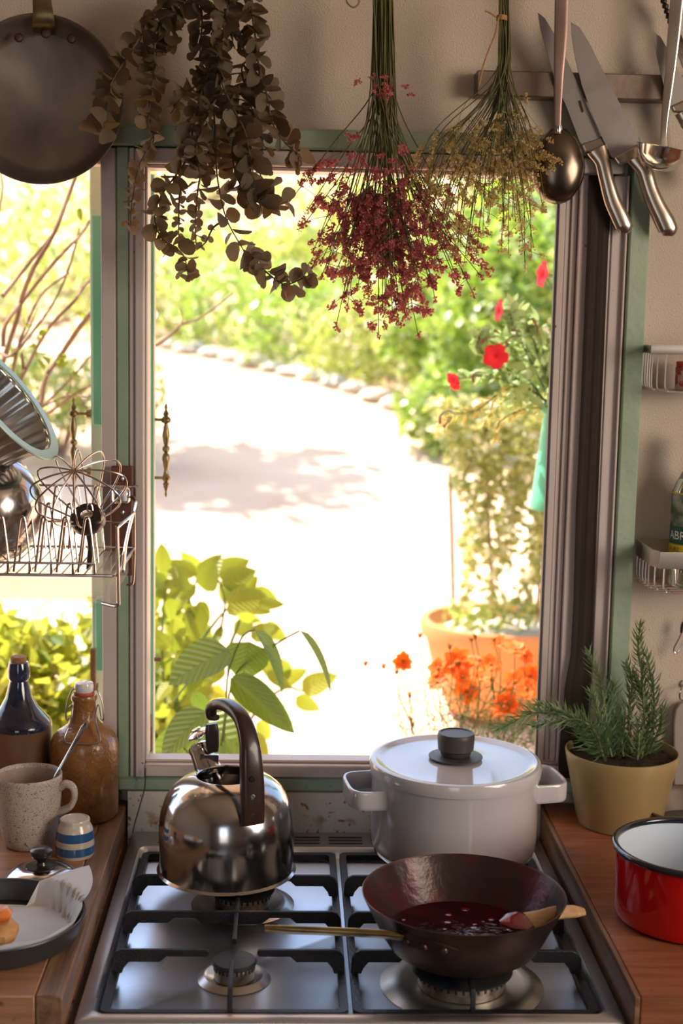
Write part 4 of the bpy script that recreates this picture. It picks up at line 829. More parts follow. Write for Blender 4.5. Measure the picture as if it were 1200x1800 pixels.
# ================================================================== DISH RACK (left)
dz = at(225, 1003, WY-.06).z
YF_ = -.215; YB_ = .0
zlow = at(100, 1011, YF_).z; zupp = at(100, 990, YF_).z
dr = thing('dish_rack', at(150, 1010, -.1), 'wall hung wire dish rack with clear drip tray across left window', 'rack')
xe = at(203, 1000, YF_).x; xs = xe-.50
def wt(pts, r=.0016, nm='wire', m='wire', sm=0, cl=False):
    return B().tube(smooth_path(pts, 4) if sm else pts, r, 8, closed=cl).obj(nm, M[m], dr)
wt([(xs, YF_, zlow), (xe-.004, YF_, zlow), (xe, YF_+.004, zlow), (xe, YB_, zlow)], .0020, 'frame_wire')
wt([(xs, YF_, zupp), (xe-.026, YF_, zupp)], .0016, 'frame_wire'); wt([(xs, YB_, zupp+.02), (xe, YB_, zupp+.02)], .0018, 'frame_wire')
wt([(xs, YB_, zlow), (xe, YB_, zlow)], .0018, 'frame_wire'); wt([(xs, YB_, zlow+.085), (xe+.005, YB_, zlow+.085)], .0018, 'frame_wire')
for k in range(9): x = xe-.026-.0265*k; wt([(x, YF_, zlow), (x, YF_, zupp)], .0013)
for k in range(18): x = xe-.012-.014*k; wt([(x, YF_, zlow-.001), (x, YB_, zlow-.001)], .0011)
for row, (yy, h) in enumerate(((YF_+.02, .068), (YF_+.09, .075), (YB_-.02, .085))):
    for k in range(5):
        x = xe-.038-.0265*k*1.0-(row*.006)
        wt([(x-.011, yy, zlow), (x-.004, yy+.004, zlow+h*.85), (x-.0015, yy+.004, zlow+h), (x+.0015, yy+.004, zlow+h), (x+.004, yy+.004, zlow+h*.85), (x+.011, yy, zlow)], .0015, 'plate_divider', sm=1)
# right end frame
wt([at(178, 1060, YF_), at(200, 1065, YF_), at(207, 1062, YF_), at(208, 1050, YF_), at(206, 935, YF_), at(208, 926, YF_+.006), at(232, 905, YF_+.06), at(234, 900, YB_-.05)], .0022, 'end_wire', sm=1)
wt([at(216, 1004, YF_+.02), at(222, 950, YF_+.09), at(237, 888, YB_-.03), at(238, 880, YB_-.01), at(233, 874, YB_), at(228, 874, YB_+.004)], .0024, 'end_wire', 'chrome_bright', sm=1)
wt([at(236, 900, YB_-.005), at(236, 975, YB_-.008), at(234, 1020, YB_-.01), at(230, 1027, YB_-.01), at(222, 1027, YB_-.012)], .0018, 'end_wire', sm=1)
wt([at(218, 992, YF_+.08), at(231, 974, YB_-.01)], .0016, 'end_wire')
# tray
zt0 = at(190, 1060, YF_).z; xt = at(196, 1040, YF_+.02).x
tr = B(); tr.box((xs, YF_+.003, zt0), (xt, YB_-.006, zt0+.003)).box((xs, YF_, zt0), (xt, YF_+.003, zt0+.030)).box((xs, YB_-.009, zt0), (xt, YB_-.006, zt0+.03)).box((xt-.003, YF_, zt0), (xt, YB_-.006, zt0+.026))
tr.obj('drip_tray', M['acrylic'], dr, smooth=False)
for k in range(12): B().box((xs, YF_+.012+k*.016, zt0+.003), (xt-.01, YF_+.014+k*.016, zt0+.0055)).obj('tray_rib', M['acrylic'], dr, smooth=False)
br = thing('rack_bracket', at(215, 1000, FY), 'brown wooden rack bracket with chrome clip screwed onto window jamb', 'bracket')
B().box((X(194, 900, -.0), .0, Z(215, 1012, 0)), (X(233, 900, 0), FY-.007, Z(215, 820, 0)), .0015).obj('board', M['bracket'], br)
B().box((X(196, 870, -.01), -.009, Z(212, 886, -.01)), (X(228, 870, -.01), -.0005, Z(212, 856, -.01)), .004).obj('chrome_clip', M['chrome_bright'], br)
for py in (842, 901): B().lathe(at(216, py, -.001), [(0, .0018), (.0028, .0012), (.0034, 0)], 14, M=Rx).obj('screw', M['chrome_bright'], br)
# whisk
wy = -.12; hub = at(155, 915, wy); apex = at(130, 828, wy-.055)
wk = thing('balloon_whisk', hub, 'wire balloon whisk standing loops up in the dish rack', 'whisk')
A = (apex-hub); LA = A.length; A.normalize(); o1 = A.orthogonal().normalized(); o2 = A.cross(o1)
for k in range(6):
    th = math.pi*k/6+.2; rd = o1*math.cos(th)+o2*math.sin(th)
    half = [(.0, .010), (.18, .026), (.40, .047), (.62, .060), (.82, .056), (.96, .030), (1.0, .0)]
    loop = [hub+A*LA*t+rd*r for t, r in half]+[hub+A*LA*t-rd*r for t, r in half[-2::-1]]
    B().tube(smooth_path(loop, 6), .0012, 8).obj('loop_wire', M['wire'], wk)
fh = frame(o1, A)
B().lathe(hub, [(0, -.006), (.021, -.006), (.0228, -.003), (.0228, .008), (.021, .011), (.008, .011), (.0078, .0105), (0, .0105)], 32, M=fh).obj('hub', M['blackplastic'], wk)
B().lathe(hub, [(.0082, .0112), (.006, .0122), (0, .0125)], 24, M=fh).obj('hub_centre', M['chrome_bright'], wk)
B().tube([hub-A*.004, hub-A*.02+Vector((0, 0, -.02)), at(155, 1000, wy+.02)], [.007, .0045, .003], 12).obj('handle', M['blackplastic'], wk)
# fluted tin with sea green rim
ty = -.13; tc_ = at(14, 706, ty); nrm = Vector((.78, -.12, .60)).normalized(); mt = mpp(tc_); RT = 128*mt
Mt = frame(nrm.orthogonal(), nrm)
ft = thing('fluted_tin', tc_, 'fluted metal tart tin with seagreen rim propped in dish rack', 'tin')
V = []; prof = [(RT*.83, 0), (RT*.82, -.004), (RT*.76, -.02), (RT*.70, -.046), (RT*.68, -.05)]; NS = 144; b = B()
for r, z in prof:
    for i in range(NS):
        a = 2*math.pi*i/NS; q = r*(1+.018*math.cos(a*24)); V.append(tc_+Mt @ Vector((q*math.cos(a), q*math.sin(a), z)))
V.append(tc_+Mt @ Vector((0, 0, -.05)))
n_ = len(prof)
fo = b.add(V, [(i*NS+k, i*NS+(k+1) % NS, (i+1)*NS+(k+1) % NS, (i+1)*NS+k) for i in range(n_-1) for k in range(NS)]+[((n_-1)*NS+k, (n_-1)*NS+(k+1) % NS, n_*NS) for k in range(NS)]).obj('fluted_body', M['steel_dirty'], ft, ang=70)
md = fo.modifiers.new('s', 'SOLIDIFY'); md.thickness = .001
B().lathe(tc_, [(RT*.83, .0005), (RT*.99, .0005), (RT, .002), (RT*.99, .0035), (RT*.84, .003), (RT*.83, .0005)], 96, M=Mt).obj('rim', M['seagreen'], ft)
# bowl below
n2 = Vector((-.86, .42, .30)).normalized(); M2 = frame(n2.orthogonal(), n2); bc2 = at(-8, 900, -.10); Rb2 = 96*mpp(bc2)
sb2 = thing('steel_bowl', bc2, 'shiny steel mixing bowl tipped on its side under the fluted tin', 'bowl')
B().lathe(bc2, [(0, -Rb2*.78), (Rb2*.35, -Rb2*.76), (Rb2*.7, -Rb2*.58), (Rb2*.92, -Rb2*.28), (Rb2, 0), (Rb2*1.05, .002), (Rb2*1.05, .004), (Rb2*.98, .002), (Rb2*.9, -Rb2*.27), (Rb2*.68, -Rb2*.55), (0, -Rb2*.74)], 64, M=M2).obj('body', M['chrome'], sb2)

# ================================================================== DRIED BUNDLES
def leaf_mesh(name, m, L=1.0, Wd=.5, fold=.15, curl=.1, n=6, shape=1.0, base=.0):
    """unit leaf along +Y, folded along its midrib"""
    V = []; Fs = []
    for i in range(n+1):
        t = i/n; w = Wd*(2.27*t**.45*(1-t)**.8 if 0 < t < 1 else 0); y = L*t; z = -curl*t*t*L
        V += [(-w, y, z+fold*w), (0, y, z), (w, y, z+fold*w)]
    for i in range(n):
        a = i*3; b_ = a+3
        Fs += [(a, a+1, b_+1, b_), (a+1, a+2, b_+2, b_+1)]
    bb_ = B(); bb_.add(V, Fs); me = bb_.mesh(name, m, smooth=True, ang=80)
    return me
def round_leaf(name, m, cup=.25, asp=1.0, n=8, tw=0):
    V = [(0, .5, -cup*.25)]
    for k in range(n):
        a = 2*math.pi*k/n; r = .5*(1+.07*math.sin(3*a+tw)); V.append((math.cos(a)*r*asp, .5+math.sin(a)*r, cup*(.25*math.cos(2*a+tw))+.02*math.sin(5*a)))
    b_ = B(); b_.add(V, [(0, 1+k, 1+(k+1) % n) for k in range(n)]); return b_.mesh(name, m, smooth=True, ang=80)
EL = [round_leaf('eucalyptus_leaf', M['euc'], .25, 1.08, 12, 0), round_leaf('eucalyptus_leaf', M['euc'], .4, 1.0, 12, 1), round_leaf('eucalyptus_leaf', M['euc'], -.3, .95, 12, 2), round_leaf('eucalyptus_leaf', M['euc'], .55, 1.12, 12, .5)]
def euc(root, stems, Y0, cap=300):
    """stems: (list of (px, py, dy), leaf px size start, end, step px)"""
    cnt = 0; extra = B()
    for pts, s0, s1, step in stems:
        pth = smooth_path([at(x, y, Y0+d) for x, y, d in pts], 6)
        B().tube(pth, [.0016, .0007], 6).obj('stem', M['eucstem'], root)
        tot = sum((pth[i+1]-pth[i]).length for i in range(len(pth)-1)); mp_ = mpp(pth[0]); acc = step*mp_*.4; run = 0; k = 0
        for i in range(len(pth)-1):
            seg = pth[i+1]-pth[i]; l = seg.length; t = seg.normalized()
            while acc < l:
                p = pth[i]+t*acc; f = (run+acc)/tot
                for sgn in (1, -1):
                    sz = (s0+(s1-s0)*f)*mp_*uni(.9, 1.3); th = k*1.57+uni(-.5, .5)
                    o = t.orthogonal().normalized(); o2_ = t.cross(o); out = (o*math.cos(th)+o2_*math.sin(th))*sgn
                    d = (out+t*uni(-.1, .6)).normalized(); nn = (t*uni(.2, 1)+rvec()*.9+Vector((0, -.6, 0)))
                    if cnt < cap: inst('leaf', random.choice(EL), root, p+d*sz*.05, d, nn, sz)
                    else:
                        fm = frame(d, nn); me = random.choice(EL); extra.add([p+fm @ (v.co*sz) for v in me.vertices], [tuple(q.vertices) for q in me.polygons])
                    cnt += 1
                k += 1; acc += step*mp_*uni(.85, 1.15)
            acc -= l; run += l
    if extra.v: extra.obj('leaves', M['eucS'], root, kind='stuff')
    print('eucalyptus leaves', cnt)
e1 = thing('eucalyptus_sprig', at(280, 100, -.05), 'thin dried eucalyptus sprig hanging left, one tip trailing over frying pan', 'dried plant')
euc(e1, [([(300, -20, 0), (287, 30, 0), (272, 80, 0), (272, 120, 0), (264, 170, 0), (260, 215, 0), (270, 245, 0), (255, 270, 0), (243, 295, 0), (236, 330, 0), (230, 370, 0), (230, 408, 0)], 31, 15, 12),
         ([(330, -20, .01), (312, 30, .01), (296, 60, .01), (292, 85, .01)], 26, 24, 12),
         ([(275, 30, 0), (252, 55, -.01), (238, 78, -.02), (220, 105, -.03), (205, 130, -.04), (192, 155, -.045), (186, 190, -.045), (182, 215, -.045), (176, 232, -.045)], 22, 30, 15)], -.05)
e2 = thing('eucalyptus_bundle', at(390, 100, -.05), 'large bundle of dried round leaved eucalyptus hanging over the window', 'dried plant')
euc(e2, [([(395, -20, 0), (375, 50, 0), (368, 120, 0), (376, 200, 0), (378, 260, 0), (383, 320, 0), (398, 385, 0), (428, 440, 0)], 28, 30, 27),
         ([(428, 440, 0), (445, 455, 0), (470, 480, -.01), (500, 500, 0), (530, 490, 0), (553, 480, 0)], 30, 22, 9),
         ([(350, -20, .01), (355, 40, .01), (352, 90, .01), (368, 130, .01)], 24, 24, 13),
         ([(438, -20, .0), (445, 40, -.01), (452, 90, -.01), (456, 130, 0), (470, 170, 0), (478, 215, 0), (500, 250, 0), (525, 275, 0), (520, 295, 0)], 27, 26, 12),
         ([(405, -20, -.01), (395, 40, -.01), (385, 90, -.02), (388, 140, -.02), (410, 190, -.02), (430, 230, -.02), (440, 280, -.02), (450, 330, -.02), (460, 372, -.02)], 26, 32, 11),
         ([(420, 150, 0), (415, 220, .0), (408, 270, 0), (420, 320, -.01), (440, 350, -.01), (480, 360, -.01), (505, 355, -.01)], 28, 26, 12),
         ([(370, 120, -.01), (352, 170, -.02), (342, 210, -.02), (335, 250, -.02), (325, 285, -.02), (300, 320, -.02), (280, 350, -.02), (272, 385, -.02), (285, 420, -.01), (312, 438, -.01), (325, 455, -.01), (332, 495, -.01)], 26, 24, 12),
         ([(362, 130, 0), (345, 150, .0), (320, 170, 0), (300, 200, 0)], 22, 26, 15),
         ([(378, 240, 0), (362, 280, 0), (350, 320, 0), (345, 360, 0), (343, 400, 0), (345, 435, 0)], 26, 14, 13),
         ([(318, 320, 0), (315, 350, 0), (314, 380, 0), (314, 418, 0)], 16, 9, 11),
         ([(400, 60, 0), (432, 70, 0), (440, 100, .01), (425, 130, .01), (460, 250, .01), (455, 300, .01), (480, 340, .0)], 25, 27, 16),
         ([(390, 160, -.02), (370, 190, -.03), (352, 230, -.03), (345, 270, -.03), (352, 310, -.02)], 25, 25, 14),
         ([(398, 385, 0), (375, 400, 0), (362, 425, 0), (345, 440, 0)], 10, 16, 20)], -.05)
# statice / straw flower cluster mesh
def cluster_mesh(name, m, n=9, elong=1.6, seed=0):
    rnd = random.Random(seed); b_ = B()
    for k in range(n):
        t = k/n-.5; c0 = Vector((rnd.uniform(-.14, .14), t*elong*.5, rnd.uniform(-.14, .14)))
        for j in range(3):
            d = Vector((rnd.uniform(-1, 1), rnd.uniform(-.3, 1), rnd.uniform(-1, 1))).normalized()*.28; s_ = d.orthogonal().normalized()*.10
            b_.add([c0, c0+d*.6+s_, c0+d, c0+d*.6-s_], [(0, 1, 2, 3)])
    return b_.mesh(name, m, smooth=False)
PK = [cluster_mesh('statice_cluster', M['pink'], 9, 1.6, i) for i in range(4)]
SW = [cluster_mesh('straw_cluster', M['straw'], 7, 1.8, i+9) for i in range(4)]
def bundle(root, origin_px, Y0, ends, meshes, size, nmain, twig_len, ncap, tiepx=None, sag=.35, w0=10, rstem=.0008, spread=(.38, .58), fmin=.5):
    """ends: list of (px,py) ends of main stems; each carries side twigs with flower clusters"""
    cl = []
    for i, (ex, ey) in enumerate(ends):
        ox = origin_px[0]+uni(-w0, w0); dy = uni(-.02, .025)
        m1 = (ox+(ex-ox)*.06+uni(-6, 6), origin_px[1]+(ey-origin_px[1])*.33); m2 = (ox+(ex-ox)*uni(*spread)+uni(-8, 8), origin_px[1]+(ey-origin_px[1])*.68)
        pts = [at(ox, origin_px[1]-40, Y0+dy*.2), at(*m1, Y0+dy*.5), at(*m2, Y0+dy*.9), at(ex, ey, Y0+dy)]
        pth = smooth_path(pts, 6); b_ = B().tube(pth, [rstem*1.3, rstem, rstem*.6], 4)
        for j in range(nmain):
            f = uni(fmin, .98); q = pth[int(f*(len(pth)-1))]; mp_ = mpp(q)
            e = q+Vector((uni(-1, 1)*twig_len*mp_*.7, uni(-.012, .012), -uni(.35, 1.0)*twig_len*mp_*(1.2-f)*1.5))
            md_ = q.lerp(e, .5)+Vector((uni(-3, 3)*mp_, 0, 2*mp_)); b_.tube([q, md_, e], [rstem*.6, rstem*.4], 3)
            for _ in range(2 if nmain > 2 else 1): cl.append((e+Vector((uni(-5, 5)*mp_, uni(-.004, .004), uni(-5, 5)*mp_)), (e-md_).normalized()))
        cl.append((pth[-1], (pth[-1]-pth[-2]).normalized()))
        b_.obj('stem', M['drystem'], root)
    random.shuffle(cl); ex = B()
    for k, (p, d) in enumerate(cl):
        s_ = size*mpp(p)*uni(.7, 1.25); dd = d+rvec()*.5; me = random.choice(meshes)
        if k < ncap: inst('flower_cluster', me, root, p, dd, rvec(), s_)
        else:
            fm = frame(dd, rvec()); ex.add([p+fm @ (v.co*s_) for v in me.vertices], [tuple(q.vertices) for q in me.polygons])
    if ex.v: ex.obj('flower_clusters', meshes[0].materials[0], root, kind='stuff')
    print('clusters', len(cl))
st1 = thing('statice_bundle', at(675, 60, -.06), 'hanging bundle of dried pink statice, heads over window centre', 'dried flowers')
ends = []
for _ in range(46): 
    u = random.gauss(0, .62); u = max(-1, min(1, u)); ends.append((700+u*135, uni(455, 585)-abs(u)*70))
ends += [(590+uni(-18, 18), uni(400, 520)) for _ in range(5)]+[(530, 400), (550, 440), (575, 475), (505, 360), (540, 370), (560, 420), (610, 540), (590, 575), (735, 590), (690, 560), (665, 590), (830, 455), (800, 480), (845, 485)]
bundle(st1, (673, 40), -.05, ends, PK, 21, 6, 66, 300, w0=17, fmin=.60)
ex_ = B()
for (cx_, cy_, rx, ry, n_) in ((680, 155, 34, 22, 16), (620, 240, 12, 18, 5), (618, 290, 16, 25, 8), (680, 290, 34, 20, 14), (708, 262, 10, 10, 4), (660, 305, 20, 20, 6)):
    for k in range(n_):
        p = at(cx_+random.gauss(0, .5)*rx, cy_+random.gauss(0, .5)*ry, -.08+uni(-.01, .01)); me = random.choice(PK); fm = frame(rvec(), rvec()); s_ = 17*mpp(p)
        ex_.add([p+fm @ (v.co*s_) for v in me.vertices], [tuple(q.vertices) for q in me.polygons])
ex_.obj('upper_flower_clusters', M['pink'], st1, kind='stuff')
st2 = thing('straw_flower_bundle', at(880, 30, -.06), 'fan shaped bundle of dried yellow flowers tied with twine, left of serving spoon', 'dried flowers')
ends = [(745+uni(0, 195), uni(370, 475)) for _ in range(34)]+[(720+uni(0, 60), uni(300, 400)) for _ in range(7)]+[(880+uni(0, 55), uni(240, 350)) for _ in range(11)]+[(925+uni(-10, 35), uni(300, 370)) for _ in range(6)]
bundle(st2, (885, 25), -.055, ends, SW, 16, 6, 55, 300, w0=9, rstem=.0007, spread=(.62, .85))
B().tube([at(882+9*math.cos(a), 28+3*math.sin(a)+k*.12, -.055+.009*math.sin(a)) for k, a in enumerate(np.linspace(0, 25, 70))], .0011, 6).obj('twine_tie', M['twine'], st2)
B().tube(smooth_path([at(876, 30, -.066), at(870, 60, -.066), at(858, 90, -.066), at(848, 120, -.062), at(842, 150, -.06)], 5), .0011, 6).tube(smooth_path([at(872, 30, -.066), at(860, 22, -.066), at(852, 19, -.066)], 4), .0011, 6).obj('twine_tail', M['twine'], st2)
B().tube(smooth_path([at(673, -60, -.03), at(673, -20, -.05), at(673, 5, -.05)], 4), .0015, 6).obj('twine_tie', M['twine'], st1)

# ================================================================== OUTSIDE
def gz(x, y): return float(np.interp(y, [0, 1, 2, 4, 6.5, 9, 12, 16, 24, 40], [.30, .33, .42, .76, 1.17, 1.42, 1.9, 3.0, 5.6, 9.5]))
g = B(); xsg = np.linspace(-16, 16, 41); ysg = np.concatenate([np.linspace(.22, 6, 20), np.linspace(6.5, 40, 30)])
V = [(x, y, gz(x, y)+(.012*math.sin(x*5+y*3)+.01*math.sin(x*13-y*7))*(1 if y > .5 else 0)) for y in ysg for x in xsg]
nx = len(xsg); g.add(V, [(j*nx+i, j*nx+i+1, (j+1)*nx+i+1, (j+1)*nx+i) for j in range(len(ysg)-1) for i in range(nx-1)])
gm = M['ground']; g.obj('ground', gm, origin=(0, 3, .4), kind='structure', ang=80)
def cloud(b, P_, L, Wd, up=.3):
    """P_: (n,3); adds folded diamond leaves with random orientation (numpy)"""
    n = len(P_); d = rng.normal(size=(n, 3)); d[:, 2] += -.1; d /= np.linalg.norm(d, axis=1)[:, None]
    q = rng.normal(size=(n, 3)); q[:, 2] += up*4; s = np.cross(d, q); s /= np.linalg.norm(s, axis=1)[:, None]; nn = np.cross(s, d)
    l = (L*rng.uniform(.6, 1.2, n))[:, None]; w = l*Wd
    a = P_; t = P_+d*l; lft = P_+d*l*.45+s*w+nn*w*.25; rgt = P_+d*l*.45-s*w+nn*w*.25
    V = np.stack([a, rgt, t, lft], 1).reshape(-1, 3); k = len(b.v); b.v += [tuple(x) for x in V.tolist()]
    b.f += [(k+4*i, k+4*i+1, k+4*i+2, k+4*i+3) for i in range(n)]
def bush(name, label, c, r, n, L, m, cat='bush', Wd=.3, group=None, stems=5, shell=.55, flowers=None, inner=True):
    c = Vector(c); zb_ = gz(c.x, c.y); t = thing(name, (c.x, c.y, zb_), label, cat, group)
    v = rng.normal(size=(n, 3)); v /= np.linalg.norm(v, axis=1)[:, None]; rad = rng.uniform(shell, 1, n)**.6
    lump = 1+.16*np.sin(v[:, 0]*7+c.x*3)+.14*np.sin(v[:, 2]*9+v[:, 1]*5+c.y)
    Pn = np.array(c)+v*(rad*lump)[:, None]*np.array(r); Pn = Pn[Pn[:, 2] > zb_-.03]
    b_ = B(); cloud(b_, Pn, L, Wd); b_.obj('foliage', M[m], t, kind='stuff', smooth=False)
    s_ = B()
    for k in range(stems):
        a = uni(0, 6.28); s_ = B().tube(smooth_path([(c.x+.05*math.cos(a), c.y+.05*math.sin(a), zb_), (c.x+r[0]*.3*math.cos(a), c.y+r[1]*.3*math.sin(a), c.z-r[2]*.2), (c.x+r[0]*.6*math.cos(a), c.y+r[1]*.6*math.sin(a), c.z+r[2]*.4)], 4), [.02*max(r), .008*max(r)], 6)
        s_.obj('stem', M['bark'], t)
    if flowers:
        f_ = B(); k = rng.choice(len(Pn), flowers[1]); cloud(f_, Pn[k]*1.0+(Pn[k]-np.array(c))*.05, flowers[2], .45); f_.obj('blossom', M[flowers[0]], t, kind='stuff', smooth=False)
    return t
def gp(px, py, Y): return at(px, py, Y)
# hedge along the far side of the path, left to right, getting nearer
bush('hedge_bush', 'sunlit rounded bush beyond the path behind left opening', gp(60, 520, 9.5), (1.3, .7, .7), 3500, .075, 'hedge2')
bush('hedge_bush', 'yellow green hedge bush behind the eucalyptus tip, left end of the hedge', gp(330, 545, 9.2), (.9, .6, .42), 3000, .065, 'hedge2')
bush('hedge_bush', 'leafy hedge bush at window centre below the eucalyptus tip', gp(455, 560, 8.6), (.75, .6, .42), 3000, .06, 'hedge')
bush('hedge_bush', 'green hedge bush right of centre under the pink statice', gp(590, 580, 7.8), (.65, .55, .42), 3000, .06, 'hedge')
bush('hedge_bush', 'bright leafy bush behind the lowest statice heads', gp(700, 600, 7.0), (.55, .5, .42), 3000, .06, 'hedge2')
bush('broadleaf_shrub', 'tall pale leaved shrub right of the statice behind petunia', gp(800, 560, 6.2), (.42, .4, .48), 2200, .085, 'hedge')
bush('broadleaf_shrub', 'dense green shrub at right edge of opening behind red flowers', gp(900, 560, 5.4), (.42, .4, .52), 2400, .08, 'hedge')
bush('broadleaf_shrub', 'green shrub beside the right sash at mid height', gp(960, 420, 6.0), (.5, .4, .5), 2000, .085, 'hedge')
bush('low_shrub', 'low shrub at path edge left of the potted climber', gp(780, 720, 5.2), (.22, .25, .22), 1300, .06, 'hedge')
for i, (px, py, Y, rx, rz, lab) in enumerate(((40, 400, 17, 2.2, .9, 'hazy distant bush high on slope behind bare branches'), (180, 330, 19, 2.0, .8, 'hazy distant bush near the top of left opening'), (340, 330, 16, 1.6, .55, 'distant bush on the slope behind eucalyptus leaves'),
        (520, 350, 18, 1.9, .6, 'distant pale bush at centre of slope behind statice stems'), (700, 370, 15, 1.6, .7, 'distant bush behind the dried yellow flowers'), (860, 340, 13, 1.5, .8, 'distant bush near top right corner of opening'), (450, 440, 13, 1.3, .35, 'low distant bush just above the hedge at centre'), (620, 450, 12, 1.2, .35, 'low distant bush right behind pink statice heads'))):
    bush('slope_bush', lab, gp(px, py, Y), (rx, .8, rz), 1600, .12, 'hedge2', shell=.3)
bush('verge_bush', 'green bush low behind bare branches, between path and left opening', gp(90, 690, 5.0), (.55, .35, .20), 1500, .06, 'hedge2', shell=.3)
bush('verge_bush', 'yellow green bush behind the upper bare branches of left opening', gp(120, 440, 11), (1.5, .7, .8), 2600, .09, 'hedge', shell=.3)
# stones along the hedge foot
SM = []
for i in range(3):
    b_ = B(); rnd = random.Random(i); b_.lathe((0, 0, 0), [(0, -.5), (.7, -.4), (1, 0), (.8, .4), (.4, .6), (0, .62)], 10); b_.v = [(v[0]*(1+rnd.uniform(-.12, .12)), v[1]*(1+rnd.uniform(-.12, .12)), v[2]*(1+rnd.uniform(-.1, .1))) for v in b_.v]; SM.append(b_.mesh('stone', M['stone'], ang=60))
for i in range(13):
    px = 300+i*36; py = np.interp(px, [300, 480, 640, 740], [615, 655, 680, 715]); Yq = np.interp(px, [300, 740], [8.5, 5.9]); p = at(px, py, Yq); p.z = gz(p.x, p.y)+.02
    o = inst('border_stone', SM[i % 3], None, p, Vector((uni(-1, 1), uni(-1, 1), 0)), Vector((0, 0, 1)), (uni(.09, .14), uni(.08, .12), uni(.06, .10)))
    tag(o, ('leftmost', 'second', 'third', 'fourth', 'fifth', 'sixth', 'seventh', 'eighth', 'ninth', 'tenth', 'eleventh', 'twelfth', 'rightmost')[i]+' pale stone, counted from the left, in the row edging the path', 'stone', 'edging stones below the hedge')
# overhanging tree casting dappled shade on the path (its crown is above the frame)
trc = at(420, 745, 5.0); zz = gz(trc.x, 4.6); 
tc0 = Vector((trc.x-.25, 4.7, zz))+SUN_DIR*4.2
tt = thing('shade_tree', (tc0.x-1.9, tc0.y+.6, gz(0, tc0.y)), 'garden tree whose crown above the frame shades the path', 'tree')
b_ = B(); v = rng.normal(size=(900, 3)); v /= np.linalg.norm(v, axis=1)[:, None]; Pn = np.array(tc0)+v*rng.uniform(.2, 1, 900)[:, None]*np.array((1.0, .60, .35)); cloud(b_, Pn, .20, .33); b_.obj('foliage', M['hedge'], tt, kind='stuff', smooth=False)
bz_ = Vector((tc0.x-1.9, tc0.y+.6, gz(0, tc0.y)))
B().tube(smooth_path([bz_, bz_+Vector((.05, 0, 2.2)), bz_+Vector((.5, -.2, 3.6)), tc0+Vector((-.3, 0, -.1))], 6), [.12, .09, .05, .03], 10).obj('trunk', M['bark'], tt)
# terracotta pot with climber
pY = 2.25; pcx = at(885, 1088, pY); gpz = gz(pcx.x, pY); tp = thing('terracotta_pot', (pcx.x, pY, gpz), 'big round terracotta pot on the path behind orange cosmos', 'pot')
RP = 145*mpp(pcx); hp_ = pcx.z-gpz; cpot = Vector((pcx.x, pY, gpz))
B().lathe(cpot, [(0, 0), (RP*.66, 0), (RP*.85, hp_*.45), (RP*.95, hp_*.82), (RP*1.0, hp_*.83), (RP*1.02, hp_*.95), (RP*1.0, hp_), (RP*.92, hp_), (RP*.88, hp_*.9), (RP*.86, hp_*.82), (0, hp_*.80)], 56).obj('body', M['terracotta'], tp)
B().lathe(cpot, [(RP*.87, hp_*.84), (RP*.5, hp_*.87), (0, hp_*.88)], 24).obj('soil', M['stone'], tp)
cl_ = thing('climbing_plant', cpot+Vector((0, 0, hp_*.88)), 'potted climber trained up canes, rising from terracotta pot', 'plant')
for px0, px1, y0 in ((797, 790, 830), (868, 850, 700), (945, 958, 700)):
    B().tube([at(px0, 1088, pY), at((px0+px1)/2, 930, pY+.02), at(px1, y0, pY+.03)], .006, 6).obj('cane', M['bark'], cl_)
b_ = B(); pts = []
for k in range(5200):
    py = uni(700, 1075); f = (py-700)/375; x0 = np.interp(py, [700, 800, 900, 1075], [745, 785, 812, 815]); px = uni(x0, 965)
    if random.random() < f*.80: continue
    if abs(math.sin(px*.055+py*.013)) < .10+f*.38: continue
    pts.append(at(px, py, pY+uni(-.12, .14)))
cloud(b_, np.array([tuple(p) for p in pts]), .034, .38); b_.obj('foliage', M['climber'], cl_, kind='stuff', smooth=False)
b_ = B(); cloud(b_, np.array([tuple(at(uni(780, 950), uni(1060, 1105), pY+uni(-.12, .1))) for _ in range(260)]), .03, .4); b_.obj('ground_leaves', M['hedge2'], cl_, kind='stuff', smooth=False)
# bare shrub behind the left opening
bs = thing('bare_shrub', at(0, 740, .75), 'bare branching shrub outside the left opening', 'shrub')
def BY(x, y): return at(x, y, .75)
base = (30, 720)
BR = [([(135, 305), (118, 350), (95, 410), (60, 470), (40, 520), (30, 560), (5, 640), (0, 700)], 7, 10), ([(160, 385), (140, 415), (120, 435), (75, 485), (40, 530), (10, 570), (5, 610)], 5, 8), ([(200, 455), (150, 500), (130, 530), (95, 565), (65, 610), (25, 690), (10, 720)], 5, 7),
      ([(165, 545), (140, 575), (110, 620), (80, 665), (70, 715), (50, 720)], 9, 9), ([(140, 400), (130, 440), (118, 480), (95, 530), (60, 580), (20, 625), (0, 620)], 3, 6), ([(163, 622), (130, 660), (100, 690), (70, 718)], 3, 6), ([(163, 675), (120, 700), (85, 725), (68, 718)], 4, 7),
      ([(66, 541), (50, 580), (22, 622)], 2, 4), ([(155, 698), (120, 695), (80, 712)], 2.5, 4), ([(123, 655), (124, 680), (117, 695)], 2, 3), ([(70, 715), (40, 712), (-20, 705)], 12, 16), ([(120, 480), (80, 510), (60, 540), (35, 600), (20, 660)], 4, 6), ([(0, 300), (5, 330), (-4, 380)], 3, 4),
      ([(95, 410), (45, 470), (5, 520)], 5, 8), ([(38, 620), (40, 660), (20, 700), (15, 720)], 5, 7), ([(5, 640), (25, 665), (35, 690), (20, 710)], 6, 6)]
for pts, r0, r1 in BR:
    m_ = mpp(BY(60, 600)); P_ = smooth_path([at(x, y, .75+.05*math.sin(x*.05+r0)) for x, y in pts], 4); B().tube(P_, [r0*m_*.5, r1*m_*.5], 7).obj('branch', M['bark'], bs)
